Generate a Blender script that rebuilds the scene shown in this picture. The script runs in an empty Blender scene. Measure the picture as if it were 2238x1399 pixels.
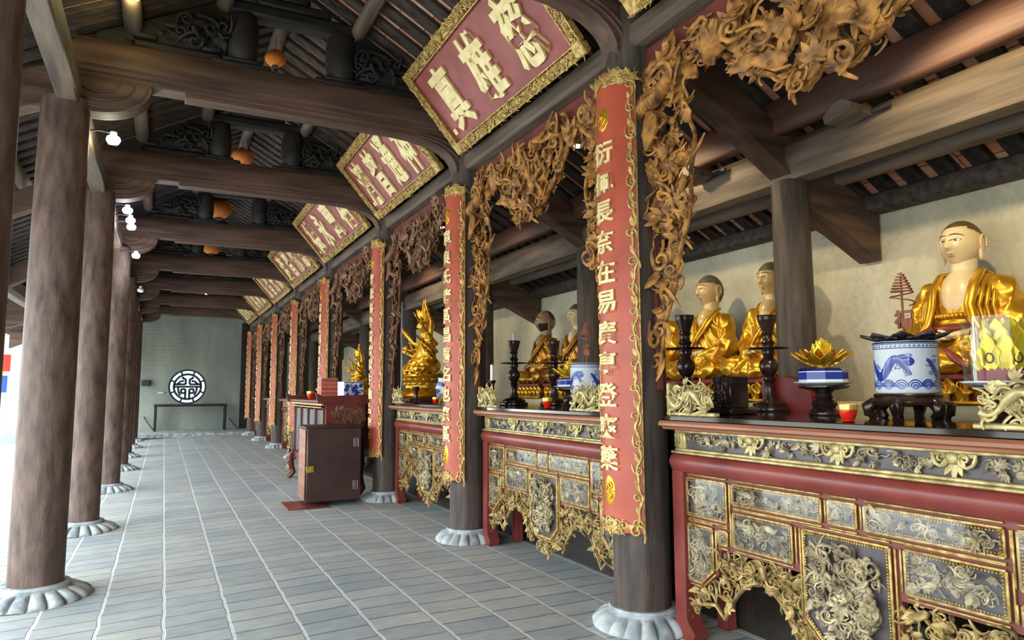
import bpy, math, random
import numpy as np
from mathutils import Matrix, Vector
PI = math.pi
rng = random.Random(11)
sc = bpy.context.scene
COL = sc.collection

# ------------------------------------------------------------------ camera
yaw, pitch, roll = math.radians(26.585), math.radians(5.856), math.radians(-0.26)
F = Vector((math.sin(yaw)*math.cos(pitch), math.cos(yaw)*math.cos(pitch), math.sin(pitch)))
r0 = Vector((math.cos(yaw), -math.sin(yaw), 0)); u0 = r0.cross(F)
r1 = r0*math.cos(roll) + u0*math.sin(roll); u1 = -r0*math.sin(roll) + u0*math.cos(roll)
cd = bpy.data.cameras.new('camera'); cam = bpy.data.objects.new('camera', cd); COL.objects.link(cam)
cam.matrix_world = Matrix(((r1.x, u1.x, -F.x, 0), (r1.y, u1.y, -F.y, 0), (r1.z, u1.z, -F.z, 1.5), (0, 0, 0, 1)))
cd.sensor_width = 36; cd.lens = 36*1514/2238; cd.clip_start = 0.05; cd.clip_end = 300
sc.camera = cam
# ------------------------------------------------------------------ sky and exposure
w = bpy.data.worlds.new('overcast_sky'); sc.world = w; w.use_nodes = True
bg = w.node_tree.nodes['Background']; bg.inputs[0].default_value = (0.86, 0.95, 1.0, 1); bg.inputs[1].default_value = 6.6
sc.view_settings.view_transform = 'Standard'; sc.view_settings.look = 'None'
sc.view_settings.gamma = 1; sc.view_settings.use_curve_mapping = False
sc.view_settings.exposure = 0.62
sc.cycles.max_bounces = 10; sc.cycles.diffuse_bounces = 5; sc.cycles.glossy_bounces = 4
sc.cycles.transparent_max_bounces = 16; sc.cycles.sample_clamp_indirect = 6.0
sc.cycles.caustics_reflective = False; sc.cycles.caustics_refractive = False

# ------------------------------------------------------------------ materials
def lin(c):
    return tuple(((x/255)/12.92 if x/255 <= .04045 else ((x/255+.055)/1.055)**2.4) for x in c) + (1,)
def new_mat(name):
    m = bpy.data.materials.new(name); m.use_nodes = True
    nt = m.node_tree; b = nt.nodes['Principled BSDF']
    return m, nt, b
def noisy(name, c1, c2, rough=.6, metal=0., scale=4., stretch=(1, 1, 1), bump=.15, detail=6., lo=.35, hi=.65, rough2=None, spec=.5, bscale=None, bdist=.01):
    m, nt, b = new_mat(name); N, L = nt.nodes, nt.links
    tc = N.new('ShaderNodeTexCoord'); mp = N.new('ShaderNodeMapping'); mp.inputs['Scale'].default_value = stretch
    L.new(tc.outputs['Object'], mp.inputs['Vector'])
    nz = N.new('ShaderNodeTexNoise'); nz.inputs['Scale'].default_value = scale; nz.inputs['Detail'].default_value = detail
    L.new(mp.outputs[0], nz.inputs['Vector'])
    rp = N.new('ShaderNodeValToRGB'); rp.color_ramp.elements[0].position = lo; rp.color_ramp.elements[1].position = hi
    rp.color_ramp.elements[0].color = lin(c1); rp.color_ramp.elements[1].color = lin(c2)
    L.new(nz.outputs['Fac'], rp.inputs[0]); L.new(rp.outputs[0], b.inputs['Base Color'])
    b.inputs['Roughness'].default_value = rough; b.inputs['Metallic'].default_value = metal
    b.inputs['Specular IOR Level'].default_value = spec
    if bump:
        n2 = N.new('ShaderNodeTexNoise'); n2.inputs['Scale'].default_value = bscale or scale*4; n2.inputs['Detail'].default_value = 5
        L.new(mp.outputs[0], n2.inputs['Vector'])
        bp = N.new('ShaderNodeBump'); bp.inputs['Strength'].default_value = bump; bp.inputs['Distance'].default_value = bdist
        L.new(n2.outputs['Fac'], bp.inputs['Height']); L.new(bp.outputs[0], b.inputs['Normal'])
    return m
def plain(name, c, rough=.5, metal=0., spec=.5):
    m, nt, b = new_mat(name); b.inputs['Base Color'].default_value = lin(c)
    b.inputs['Roughness'].default_value = rough; b.inputs['Metallic'].default_value = metal; b.inputs['Specular IOR Level'].default_value = spec
    return m
def emit(name, c, s):
    m, nt, b = new_mat(name); b.inputs['Base Color'].default_value = lin(c)
    b.inputs['Emission Color'].default_value = lin(c); b.inputs['Emission Strength'].default_value = s
    return m
def glass(name, tint=(255, 255, 255), refl=.10, rough=.03, fres=.6):
    m, nt, b = new_mat(name); N, L = nt.nodes, nt.links
    tr = N.new('ShaderNodeBsdfTransparent'); tr.inputs[0].default_value = lin(tint)
    gl = N.new('ShaderNodeBsdfGlossy'); gl.inputs['Roughness'].default_value = rough
    lw = N.new('ShaderNodeLayerWeight'); lw.inputs[0].default_value = .35
    ma = N.new('ShaderNodeMath'); ma.operation = 'MULTIPLY_ADD'; ma.inputs[1].default_value = fres; ma.inputs[2].default_value = refl
    L.new(lw.outputs['Fresnel'], ma.inputs[0])
    mx = N.new('ShaderNodeMixShader'); L.new(ma.outputs[0], mx.inputs[0]); L.new(tr.outputs[0], mx.inputs[1]); L.new(gl.outputs[0], mx.inputs[2])
    L.new(mx.outputs[0], N['Material Output'].inputs['Surface'])
    return m

M = {}
M['column'] = noisy('aged_column_wood', (62, 46, 39), (120, 97, 86), .62, 0, 8., (2, 2, .55), .35, 8, .3, .75)
M['column_inner'] = noisy('dark_column_wood', (46, 38, 34), (96, 82, 73), .65, 0, 7., (3, 3, .35), .4, 8, .3, .75)
M['beam'] = noisy('weathered_beam_wood', (58, 42, 35), (112, 84, 70), .66, 0, 3., (.4, 4, 4), .35, 8, .3, .75)
M['beam_y'] = noisy('weathered_purlin_wood', (66, 56, 48), (132, 114, 98), .66, 0, 3., (4, .4, 4), .35, 8, .3, .75)
M['beam_red'] = noisy('red_brown_purlin_wood', (72, 46, 38), (112, 76, 62), .6, 0, 3., (4, .4, 4), .3, 8, .3, .75)
M['truss'] = noisy('blackened_truss_wood', (14, 12, 11), (42, 37, 34), .65, 0, 5., (1, 2, 2), .3, 6)
M['rafter'] = noisy('dark_rafter_wood', (32, 26, 23), (76, 64, 56), .7, 0, 4., (.5, 4, 4), .3, 6)
M['stone'] = noisy('pale_carved_stone', (128, 136, 140), (196, 203, 204), .8, 0, 7., (1, 1, 1), .4, 8)
M['red'] = noisy('red_lacquer', (164, 70, 50), (188, 86, 62), .42, 0, 3., (1, 1, 1), .06, 4)
M['plaque_red'] = noisy('dull_red_lacquer', (138, 66, 62), (158, 80, 76), .5, 0, 4., (1, 1, 1), .06, 5)
M['red_dark'] = noisy('maroon_lacquer', (108, 44, 40), (138, 62, 55), .35, 0, 3., (1, 1, 1), .08, 5)
M['red_rail'] = noisy('dark_red_rail_paint', (96, 44, 38), (126, 62, 54), .5, 0, 4., (1, 1, 1), .1, 5)
M['gold'] = noisy('gilding', (206, 146, 34), (238, 186, 62), .33, .7, 9., (1, 1, 1), .1, 4)
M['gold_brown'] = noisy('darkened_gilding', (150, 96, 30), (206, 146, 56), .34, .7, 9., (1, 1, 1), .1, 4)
M['gold_trim'] = noisy('aged_gilt_trim', (158, 122, 60), (212, 182, 112), .42, .5, 30., (1, 1, 1), .25, 5)
M['gold_pale'] = noisy('pale_gilt_lettering', (222, 200, 138), (246, 228, 172), .5, .12, 12., (1, 1, 1), .1, 4)
M['carve'] = noisy('gilded_brown_carving', (78, 44, 24), (208, 148, 74), .6, .1, 13., (1, 1, 1), .3, 6, .3, .7)
M['carve_dark'] = noisy('brown_red_carving', (84, 52, 40), (156, 112, 78), .62, .08, 10., (1, 1, 1), .3, 6, .3, .7)
M['relief'] = noisy('silvered_gilt_relief', (120, 104, 84), (206, 190, 150), .5, .3, 14., (1, 1, 1), .3, 6)
M['arch'] = noisy('worn_gilt_openwork', (100, 80, 46), (198, 168, 106), .5, .3, 16., (1, 1, 1), .3, 6)
M['relief_gold'] = noisy('pale_gilt_ornament', (150, 132, 84), (216, 200, 142), .45, .35, 16., (1, 1, 1), .3, 6)
M['panel'] = noisy('dark_panel_board', (64, 58, 62), (92, 84, 86), .35, 0, 6., (1, 1, 1), .05, 4)
M['pane'] = glass('glass_pane', (255, 255, 255), .10, .04)
M['gloss_top'] = plain('black_glass_tabletop', (46, 40, 34), .07, 0, .6)
M['slab'] = noisy('brown_tabletop_wood', (126, 76, 54), (168, 112, 80), .4, 0, 3., (4, .4, 4), .15, 6)
M['chest'] = noisy('dark_brown_lacquer', (46, 26, 24), (66, 40, 36), .42, 0, 3., (1, 1, 1), .1, 5)
M['desk'] = noisy('maroon_desk_lacquer', (92, 40, 38), (116, 54, 48), .3, 0, 3., (1, 1, 1), .06, 4)
M['black_wood'] = noisy('black_turned_wood', (36, 24, 22), (58, 38, 34), .22, 0, 6., (1, 1, 1), .05, 4)
M['porcelain'] = plain('white_porcelain', (226, 232, 240), .12)
M['cobalt'] = plain('cobalt_glaze', (38, 62, 150), .12)
M['cobalt_dark'] = plain('deep_cobalt_glaze', (24, 36, 104), .12)
M['cobalt_light'] = plain('washed_cobalt_glaze', (120, 146, 206), .14)
M['skin'] = noisy('cream_painted_skin', (214, 178, 120), (228, 194, 138), .3, .12, 5., (1, 1, 1), .03, 3)
M['skin_pale'] = noisy('pale_painted_skin', (218, 192, 146), (230, 206, 162), .32, 0, 5., (1, 1, 1), .03, 3)
M['skin_brown'] = noisy('brown_painted_skin', (150, 120, 84), (172, 140, 100), .35, 0, 5., (1, 1, 1), .03, 3)
M['hair'] = noisy('shaven_grey_hair', (92, 86, 74), (116, 108, 92), .6, 0, 20., (1, 1, 1), .1, 3)
M['hair_brown'] = noisy('brown_painted_hair', (98, 76, 40), (128, 100, 54), .4, .2, 20., (1, 1, 1), .1, 3)
M['hair_black'] = plain('black_painted_hair', (38, 28, 26), .5)
M['black'] = plain('black_paint', (26, 22, 20), .5)
M['white'] = plain('white_paint', (232, 228, 220), .4)
M['lip'] = plain('lip_paint', (178, 92, 74), .4)
M['iron'] = plain('dark_iron', (40, 38, 44), .5)
M['brass'] = noisy('brass', (176, 140, 66), (210, 176, 96), .35, .8, 20., (1, 1, 1), .1, 3)
M['steel'] = plain('steel', (130, 122, 124), .4, .7)
M['paper'] = noisy('orange_paper', (214, 120, 44), (234, 146, 62), .7, 0, 8., (1, 1, 1), .1, 3)
M['incense'] = noisy('brown_incense', (120, 70, 54), (150, 92, 70), .8, 0, 20., (1, 1, 1), .2, 3)
M['tin'] = noisy('blackened_tin', (46, 44, 44), (72, 68, 66), .55, .5, 8., (1, 1, 1), .2, 3)
M['red_glass'] = plain('red_glass', (206, 44, 26), .12)
M['gold_glass'] = plain('gold_rim', (226, 178, 92), .2, .5)
M['clear'] = glass('clear_acrylic', (248, 251, 251), .01, .02, .12)
M['yellow_paper'] = noisy('yellow_gold_paper', (226, 186, 34), (240, 208, 62), .35, .35, 14., (1, 1, 1), .15, 4)
M['dark_red_paper'] = plain('crimson_paper', (134, 28, 42), .5)
M['red_cloth'] = noisy('red_satin', (104, 24, 24), (124, 34, 32), .5, 0, 5., (1, 1, 1), .1, 3)
M['bulb'] = emit('lit_bulb', (255, 250, 226), 14.)
M['bulb_blue'] = emit('lit_cold_bulb', (226, 232, 255), 14.)
M['tube'] = plain('white_plastic', (226, 226, 226), .4)
M['cream_ledge'] = noisy('cream_plaster_ledge', (216, 200, 152), (232, 220, 178), .7, 0, 6., (1, 1, 1), .1, 4)
M['label'] = plain('cream_card', (226, 210, 160), .6)
M['ground'] = noisy('pale_courtyard_paving', (168, 166, 160), (196, 194, 186), .9, 0, .8, (1, 1, 1), .2, 6)
M['flag_red'] = plain('red_flag_cloth', (196, 60, 44), .8)
M['flag_blue'] = plain('blue_flag_cloth', (52, 92, 168), .8)
M['flag_yellow'] = plain('yellow_flag_cloth', (226, 190, 70), .8)
M['dimmer_wall'] = noisy('grey_dimmer_wall', (112, 122, 130), (128, 138, 146), .9, 0, 1., (1, 1, 1), .1, 5)
M['outer_wall'] = noisy('pale_outer_wall', (196, 190, 176), (214, 208, 196), .9, 0, 1., (1, 1, 1), .1, 5)

def plaster(name, c1, c2, c3, sc1=.9, course=True):
    m, nt, b = new_mat(name); N, L = nt.nodes, nt.links
    tc = N.new('ShaderNodeTexCoord')
    n1 = N.new('ShaderNodeTexNoise'); n1.inputs['Scale'].default_value = sc1; n1.inputs['Detail'].default_value = 8
    mp = N.new('ShaderNodeMapping'); mp.inputs['Scale'].default_value = (1.6, 1.6, .5); L.new(tc.outputs['Object'], mp.inputs[0]); L.new(mp.outputs[0], n1.inputs['Vector'])
    rp = N.new('ShaderNodeValToRGB'); e = rp.color_ramp.elements; e[0].position = .3; e[1].position = .72; e[0].color = lin(c1); e[1].color = lin(c2)
    k = e.new(.52); k.color = lin(c3); L.new(n1.outputs['Fac'], rp.inputs[0])
    n2 = N.new('ShaderNodeTexNoise'); n2.inputs['Scale'].default_value = 22; n2.inputs['Detail'].default_value = 6; L.new(tc.outputs['Object'], n2.inputs['Vector'])
    mx = N.new('ShaderNodeMixRGB'); mx.blend_type = 'OVERLAY'; mx.inputs[0].default_value = .25; L.new(rp.outputs[0], mx.inputs[1]); L.new(n2.outputs['Fac'], mx.inputs[2])
    L.new(mx.outputs[0], b.inputs['Base Color']); b.inputs['Roughness'].default_value = .9
    bp = N.new('ShaderNodeBump'); bp.inputs['Strength'].default_value = .25; bp.inputs['Distance'].default_value = .01
    if course:
        wv = N.new('ShaderNodeTexWave'); wv.bands_direction = 'Z'; wv.inputs['Scale'].default_value = 2.2; wv.inputs['Distortion'].default_value = 1.5; wv.inputs['Detail'].default_value = 3
        L.new(tc.outputs['Object'], wv.inputs['Vector'])
        ad = N.new('ShaderNodeMath'); ad.inputs[1].default_value = 0; ad.operation = 'ADD'; L.new(wv.outputs['Fac'], ad.inputs[0]); L.new(n2.outputs['Fac'], ad.inputs[1]); L.new(ad.outputs[0], bp.inputs['Height'])
    else:
        L.new(n2.outputs['Fac'], bp.inputs['Height'])
    L.new(bp.outputs[0], b.inputs['Normal'])
    return m
M['plaster'] = plaster('stained_cream_plaster', (168, 164, 148), (226, 219, 196), (206, 199, 176), .9, False)
M['end_wall'] = plaster('grey_green_plaster', (124, 130, 120), (168, 174, 162), (146, 152, 142), .7, True)

def floor_mat():
    m, nt, b = new_mat('grey_brick_paving'); N, L = nt.nodes, nt.links
    tc = N.new('ShaderNodeTexCoord'); sx = N.new('ShaderNodeSeparateXYZ'); L.new(tc.outputs['Object'], sx.inputs[0])
    nw = N.new('ShaderNodeTexNoise'); nw.inputs['Scale'].default_value = 4.5; nw.inputs['Detail'].default_value = 3; L.new(tc.outputs['Object'], nw.inputs['Vector'])
    def madd(src, mul, add):
        a = N.new('ShaderNodeMath'); a.operation = 'MULTIPLY_ADD'; a.inputs[1].default_value = mul; a.inputs[2].default_value = add; L.new(src, a.inputs[0]); return a.outputs[0]
    wob = madd(nw.outputs['Fac'], .03, -.015)
    def addn(a_, b_):
        a = N.new('ShaderNodeMath'); a.operation = 'ADD'; L.new(a_, a.inputs[0]); L.new(b_, a.inputs[1]); return a.outputs[0]
    u = addn(sx.outputs['Y'], wob); v = addn(madd(sx.outputs['X'], 1., 7.938), wob)
    cx = N.new('ShaderNodeCombineXYZ'); L.new(u, cx.inputs[0]); L.new(v, cx.inputs[1])
    br = N.new('ShaderNodeTexBrick'); L.new(cx.outputs[0], br.inputs['Vector'])
    br.inputs['Scale'].default_value = 1; br.inputs['Brick Width'].default_value = .235; br.inputs['Row Height'].default_value = .40
    br.inputs['Mortar Size'].default_value = .013; br.inputs['Mortar Smooth'].default_value = .4; br.inputs['Bias'].default_value = 0
    br.offset = .37; br.offset_frequency = 2
    br.inputs['Color1'].default_value = lin((146, 156, 162)); br.inputs['Color2'].default_value = lin((188, 187, 178)); br.inputs['Mortar'].default_value = lin((66, 72, 76))
    # the wide pale joints that run the length of the gallery
    fr = N.new('ShaderNodeMath'); fr.operation = 'PINGPONG'; fr.inputs[1].default_value = .20; L.new(v, fr.inputs[0])
    lt = N.new('ShaderNodeMapRange'); lt.inputs['From Min'].default_value = .005; lt.inputs['From Max'].default_value = .017; lt.inputs['To Min'].default_value = .85; lt.inputs['To Max'].default_value = 0; L.new(fr.outputs[0], lt.inputs['Value'])
    n1 = N.new('ShaderNodeTexNoise'); n1.inputs['Scale'].default_value = 1.3; n1.inputs['Detail'].default_value = 8; L.new(tc.outputs['Object'], n1.inputs['Vector'])
    r1_ = N.new('ShaderNodeValToRGB'); r1_.color_ramp.elements[0].position = .35; r1_.color_ramp.elements[1].position = .7; r1_.color_ramp.elements[0].color = lin((156, 168, 175)); r1_.color_ramp.elements[1].color = lin((206, 208, 200)); L.new(n1.outputs['Fac'], r1_.inputs[0])
    m1 = N.new('ShaderNodeMixRGB'); m1.inputs[0].default_value = .38; L.new(br.outputs['Color'], m1.inputs[1]); L.new(r1_.outputs[0], m1.inputs[2])
    mp = N.new('ShaderNodeMapping'); mp.inputs['Scale'].default_value = (3, 12, 1); L.new(tc.outputs['Object'], mp.inputs[0])
    n3 = N.new('ShaderNodeTexNoise'); n3.inputs['Scale'].default_value = 2.2; n3.inputs['Detail'].default_value = 6; L.new(mp.outputs[0], n3.inputs['Vector'])
    m2 = N.new('ShaderNodeMixRGB'); m2.blend_type = 'OVERLAY'; m2.inputs[0].default_value = .38; L.new(m1.outputs[0], m2.inputs[1]); L.new(n3.outputs['Fac'], m2.inputs[2])
    m3 = N.new('ShaderNodeMixRGB'); m3.inputs[2].default_value = lin((222, 226, 226)); L.new(lt.outputs[0], m3.inputs[0]); L.new(m2.outputs[0], m3.inputs[1])
    L.new(m3.outputs[0], b.inputs['Base Color'])
    rr = madd(n3.outputs['Fac'], .35, .42); L.new(rr, b.inputs['Roughness'])
    hg = N.new('ShaderNodeMath'); hg.operation = 'MULTIPLY_ADD'; hg.inputs[1].default_value = -.5; L.new(br.outputs['Fac'], hg.inputs[0]); L.new(n3.outputs['Fac'], hg.inputs[2])
    bp = N.new('ShaderNodeBump'); bp.inputs['Strength'].default_value = .55; bp.inputs['Distance'].default_value = .012; L.new(hg.outputs[0], bp.inputs['Height']); L.new(bp.outputs[0], b.inputs['Normal'])
    return m
M['floor'] = floor_mat()

def tile_mat():
    m, nt, b = new_mat('terracotta_roof_tiles'); N, L = nt.nodes, nt.links
    tc = N.new('ShaderNodeTexCoord'); br = N.new('ShaderNodeTexBrick'); L.new(tc.outputs['Object'], br.inputs['Vector'])
    br.inputs['Scale'].default_value = 1; br.inputs['Brick Width'].default_value = .24; br.inputs['Row Height'].default_value = .2; br.inputs['Mortar Size'].default_value = .004; br.offset = .3
    br.inputs['Color1'].default_value = lin((206, 134, 98)); br.inputs['Color2'].default_value = lin((224, 178, 148)); br.inputs['Mortar'].default_value = lin((60, 40, 34))
    n = N.new('ShaderNodeTexNoise'); n.inputs['Scale'].default_value = 9; n.inputs['Detail'].default_value = 6; L.new(tc.outputs['Object'], n.inputs['Vector'])
    mx = N.new('ShaderNodeMixRGB'); mx.blend_type = 'OVERLAY'; mx.inputs[0].default_value = .5; L.new(br.outputs['Color'], mx.inputs[1]); L.new(n.outputs['Fac'], mx.inputs[2])
    L.new(mx.outputs[0], b.inputs['Base Color']); b.inputs['Roughness'].default_value = .85
    return m
M['tile'] = tile_mat()
# ------------------------------------------------------------------ mesh building helpers
class MB:
    """collects shapes and links them as ONE mesh object"""
    def __init__(s): s.V = []; s.F = []; s.n = 0
    def add(s, V, Fc):
        V = np.asarray(V, float); k = s.n
        s.V.append(V); s.F.extend([tuple(i+k for i in f) for f in Fc]); s.n += len(V); return s
    def tmpl(s): return np.concatenate(s.V), s.F
    def inst(s, T, Mx): 
        V, Fc = T; A = np.array(Mx); return s.add(V @ A[:3, :3].T + A[:3, 3], Fc)
    def map(s, fn): s.V = [fn(np.concatenate(s.V))] if s.V else []; return s
    def mesh(s, name, mat, ang=40):
        me = bpy.data.meshes.new(name)
        me.from_pydata(np.concatenate(s.V).tolist() if s.V else [], [], s.F)
        me.polygons.foreach_set('use_smooth', [True]*len(me.polygons))
        if ang < 180: me.set_sharp_from_angle(angle=math.radians(ang))
        me.materials.append(mat); me.update(); return me
    def build(s, name, mat, parent=None, ang=40):
        o = bpy.data.objects.new(name, s.mesh(name, mat, ang)); COL.objects.link(o)
        if parent: o.parent = parent
        return o
    def box(s, c, d, ch=0, R=None):
        hx, hy, hz = d[0]/2, d[1]/2, d[2]/2
        if ch <= 0:
            V = np.array([(x*hx, y*hy, z*hz) for x in (-1, 1) for y in (-1, 1) for z in (-1, 1)])
            Fc = [(0, 1, 3, 2), (4, 6, 7, 5), (0, 4, 5, 1), (2, 3, 7, 6), (0, 2, 6, 4), (1, 5, 7, 3)]
        else:
            ch = min(ch, hx*.9, hy*.9, hz*.9); V = []; ix = {}
            for x in (-1, 1):
                for y in (-1, 1):
                    for z in (-1, 1):
                        ix[x, y, z] = len(V)
                        V += [(x*hx, y*(hy-ch), z*(hz-ch)), (x*(hx-ch), y*hy, z*(hz-ch)), (x*(hx-ch), y*(hy-ch), z*hz)]
            Fc = []; h = (hx, hy, hz)
            for a in range(3):
                b, c2 = (a+1) % 3, (a+2) % 3
                for sg in (-1, 1):
                    q = []
                    for sb, s2 in ((-1, -1), (1, -1), (1, 1), (-1, 1)):
                        k = [0]*3; k[a] = sg; k[b] = sb; k[c2] = s2; q.append(ix[tuple(k)]+a)
                    Fc.append(tuple(q) if sg > 0 else tuple(q[::-1]))
                    for s3 in (-1, 1):   # edges along axis c2, between faces a and b
                        k1 = [0]*3; k1[a] = sg; k1[b] = s3; k1[c2] = -1; k2 = list(k1); k2[c2] = 1
                        q = (ix[tuple(k1)]+a, ix[tuple(k1)]+b, ix[tuple(k2)]+b, ix[tuple(k2)]+a)
                        Fc.append(q if sg*s3 > 0 else q[::-1])
            for k, i in ix.items():
                q = (i, i+1, i+2); Fc.append(q if k[0]*k[1]*k[2] > 0 else q[::-1])
            V = np.array(V)
        if R is not None: V = V @ np.array(R.to_3x3()).T
        return s.add(V+np.array(c), Fc)
    def bar(s, a, b, wd, ht, ch=.01, up=(0, 0, 1)):
        a, b = Vector(a), Vector(b); d = b-a; x = d.normalized(); y = Vector(up).cross(x).normalized(); z = x.cross(y)
        R = Matrix((x, y, z)).transposed(); return s.box((a+b)/2, (d.length, wd, ht), ch, R)
    def lathe(s, prof, n=24, c=(0, 0, 0), sx=1, sy=1, mod=None):
        V = []; Fc = []
        for (r, z) in prof:
            for k in range(n):
                t = 2*PI*k/n; rr = r*(mod(t, z) if mod else 1)
                V.append((c[0]+rr*sx*math.cos(t), c[1]+rr*sy*math.sin(t), c[2]+z))
        for i in range(len(prof)-1):
            for k in range(n):
                k2 = (k+1) % n; Fc.append((i*n+k, i*n+k2, (i+1)*n+k2, (i+1)*n+k))
        if prof[0][0] > 1e-5: Fc.append(tuple(range(n))[::-1])
        m = (len(prof)-1)*n
        if prof[-1][0] > 1e-5: Fc.append(tuple(range(m, m+n)))
        return s.add(V, Fc)
    def ell(s, c, r, nu=20, nv=12, R=None):
        V = []; Fc = []
        for i in range(nv+1):
            a = PI*i/nv
            for k in range(nu): V.append((r[0]*math.sin(a)*math.cos(2*PI*k/nu), r[1]*math.sin(a)*math.sin(2*PI*k/nu), -r[2]*math.cos(a)))
        for i in range(nv):
            for k in range(nu):
                k2 = (k+1) % nu; Fc.append((i*nu+k, i*nu+k2, (i+1)*nu+k2, (i+1)*nu+k))
        V = np.array(V)
        if R is not None: V = V @ np.array(R.to_3x3()).T
        return s.add(V+np.array(c), Fc)
    def tube(s, P, r, n=8, flat=1., up=(0, 0, 1)):
        P = [Vector(p) for p in P]; m = len(P); rs = r if isinstance(r, (list, tuple)) else [r]*m
        V = []; Fc = []; nrm = None
        for i in range(m):
            t = (P[min(i+1, m-1)]-P[max(i-1, 0)])
            t = t.normalized() if t.length > 1e-9 else Vector((0, 0, 1))
            if nrm is None:
                nrm = Vector(up).cross(t)
                if nrm.length < 1e-3: nrm = Vector((1, 0, 0)).cross(t)
            nrm = (nrm-t*nrm.dot(t)); nrm = nrm.normalized() if nrm.length > 1e-6 else Vector((1, 0, 0)); b = t.cross(nrm)
            for k in range(n):
                a = 2*PI*k/n; V.append(P[i]+nrm*(rs[i]*math.cos(a))+b*(rs[i]*flat*math.sin(a)))
        for i in range(m-1):
            for k in range(n):
                k2 = (k+1) % n; Fc.append((i*n+k, i*n+k2, (i+1)*n+k2, (i+1)*n+k))
        Fc.append(tuple(range(n))[::-1]); Fc.append(tuple(range((m-1)*n, m*n)))
        return s.add([tuple(v) for v in V], Fc)
    def prism(s, poly, fr, t0, t1):
        """polygon in (u,v), pushed along w from t0 to t1; fr maps (u,v,w) to 3D"""
        n = len(poly); V = [fr(u, v, t0) for u, v in poly]+[fr(u, v, t1) for u, v in poly]
        Fc = [tuple(range(n))[::-1], tuple(range(n, 2*n))]+[(i, (i+1) % n, n+(i+1) % n, n+i) for i in range(n)]
        return s.add(V, Fc)
    def grid(s, fn, nu, nv):
        V = [fn(i/nu, j/nv) for i in range(nu+1) for j in range(nv+1)]
        Fc = [(i*(nv+1)+j, (i+1)*(nv+1)+j, (i+1)*(nv+1)+j+1, i*(nv+1)+j+1) for i in range(nu) for j in range(nv)]
        return s.add(V, Fc)

fXZ = lambda u, v, w: (u, -w, v)      # polygon in the X-Z plane
fYZ = lambda u, v, w: (w, u, v)       # polygon in the Y-Z plane

def tag(o, label=None, cat=None, group=None, kind=None):
    if label: o['label'] = label
    if cat: o['category'] = cat
    if group: o['group'] = group
    if kind: o['kind'] = kind
    return o
def thing(name, label, cat, loc=(0, 0, 0), rz=0, group=None, kind=None):
    o = bpy.data.objects.new(name, None); COL.objects.link(o); o.empty_display_size = .1
    o.location = loc; o.rotation_euler = (0, 0, rz); return tag(o, label, cat, group, kind)
def struct(name, mb, mat, label=None, cat=None, ang=40):
    return tag(mb.build(name, mat, None, ang), label, cat, None, 'structure')
def copy_tree(o, parent=None):
    c = o.copy(); COL.objects.link(c); c.parent = parent
    for ch in list(o.children): copy_tree(ch, c)
    return c
def dup(root, loc, rz=None, label=None, group=None, scale=None):
    c = copy_tree(root); c.location = loc
    if rz is not None: c.rotation_euler = (0, 0, rz)
    if scale: c.scale = scale
    return tag(c, label, None, group)

def glyph(ch, size, ext=.006, off=.0):
    """verts and faces of a character standing in (u,v), centred, raised along w"""
    cu = bpy.data.curves.new('g', 'FONT'); cu.body = ch; cu.size = size; cu.extrude = ext; cu.offset = off; cu.resolution_u = 3
    ob = bpy.data.objects.new('g', cu); COL.objects.link(ob)
    bpy.context.view_layer.update(); dg = bpy.context.evaluated_depsgraph_get()
    me = bpy.data.meshes.new_from_object(ob.evaluated_get(dg))
    V = np.array([v.co[:] for v in me.vertices]); Fc = [tuple(p.vertices) for p in me.polygons]
    bpy.data.objects.remove(ob); bpy.data.curves.remove(cu); bpy.data.meshes.remove(me)
    if len(V): V[:, :2] -= (V[:, :2].max(0)+V[:, :2].min(0))/2
    return V, Fc

# ------------------------------------------------------------------ carving vocabulary, in (u,v) with w out of the surface
def t_leaf(nl=6, nw=2, lobes=3, curl=.18):
    m = MB(); V = []; W = 2*nw+1
    for i in range(nl+1):
        t = i/nl; hw = .24*math.sin(PI*min(1, t*.92+.08))**.8*(1+.28*abs(math.sin(t*PI*lobes)))*(1-.25*t)
        if i == nl: hw = .008
        for j in range(W):
            a = (j-nw)/nw; V.append((a*hw, t, .05+.11*(1-a*a)*(1-t*.3)-.05*(1-abs(a))**6+curl*t*t))
    for i in range(nl+1):
        t = i/nl
        for j in (0, W-1): pass
    Fc = [(i*W+j, i*W+j+1, (i+1)*W+j+1, (i+1)*W+j) for i in range(nl) for j in range(W-1)]
    n = len(V); V += [(x, y, z-.09) for x, y, z in V]
    Fc += [tuple(q+n for q in f[::-1]) for f in Fc]
    rim = [i*W for i in range(nl+1)]+[nl*W+j for j in range(1, W)]+[i*W+W-1 for i in range(nl-1, -1, -1)]+[j for j in range(W-2, 0, -1)]
    Fc += [(rim[k], n+rim[k], n+rim[(k+1) % len(rim)], rim[(k+1) % len(rim)]) for k in range(len(rim))]
    return m.add(V, Fc).tmpl()
def t_scroll(turns=1.3, n=13, k=6):
    m = MB(); P = []; R = []
    for i in range(n):
        t = i/(n-1); a = t*turns*2*PI; r = .46*(1-t*.82)
        P.append((r*math.cos(a)-.1, r*math.sin(a), .10+.12*t)); R.append(.105*(1-.45*t))
    return m.tube([(.36, -.7, .05), (.40, -.35, .08)]+P, [.05, .085]+R, k).tmpl()
def t_flower(pet=6):
    m = MB(); L = t_leaf(4, 1, 1, .3)
    for k in range(pet):
        m.inst(L, Matrix.Rotation(2*PI*k/pet, 4, 'Z') @ Matrix.Diagonal((1.0, .52, .8, 1)))
    m.ell((0, 0, .14), (.16, .16, .12), 8, 5); return m.tmpl()
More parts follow.
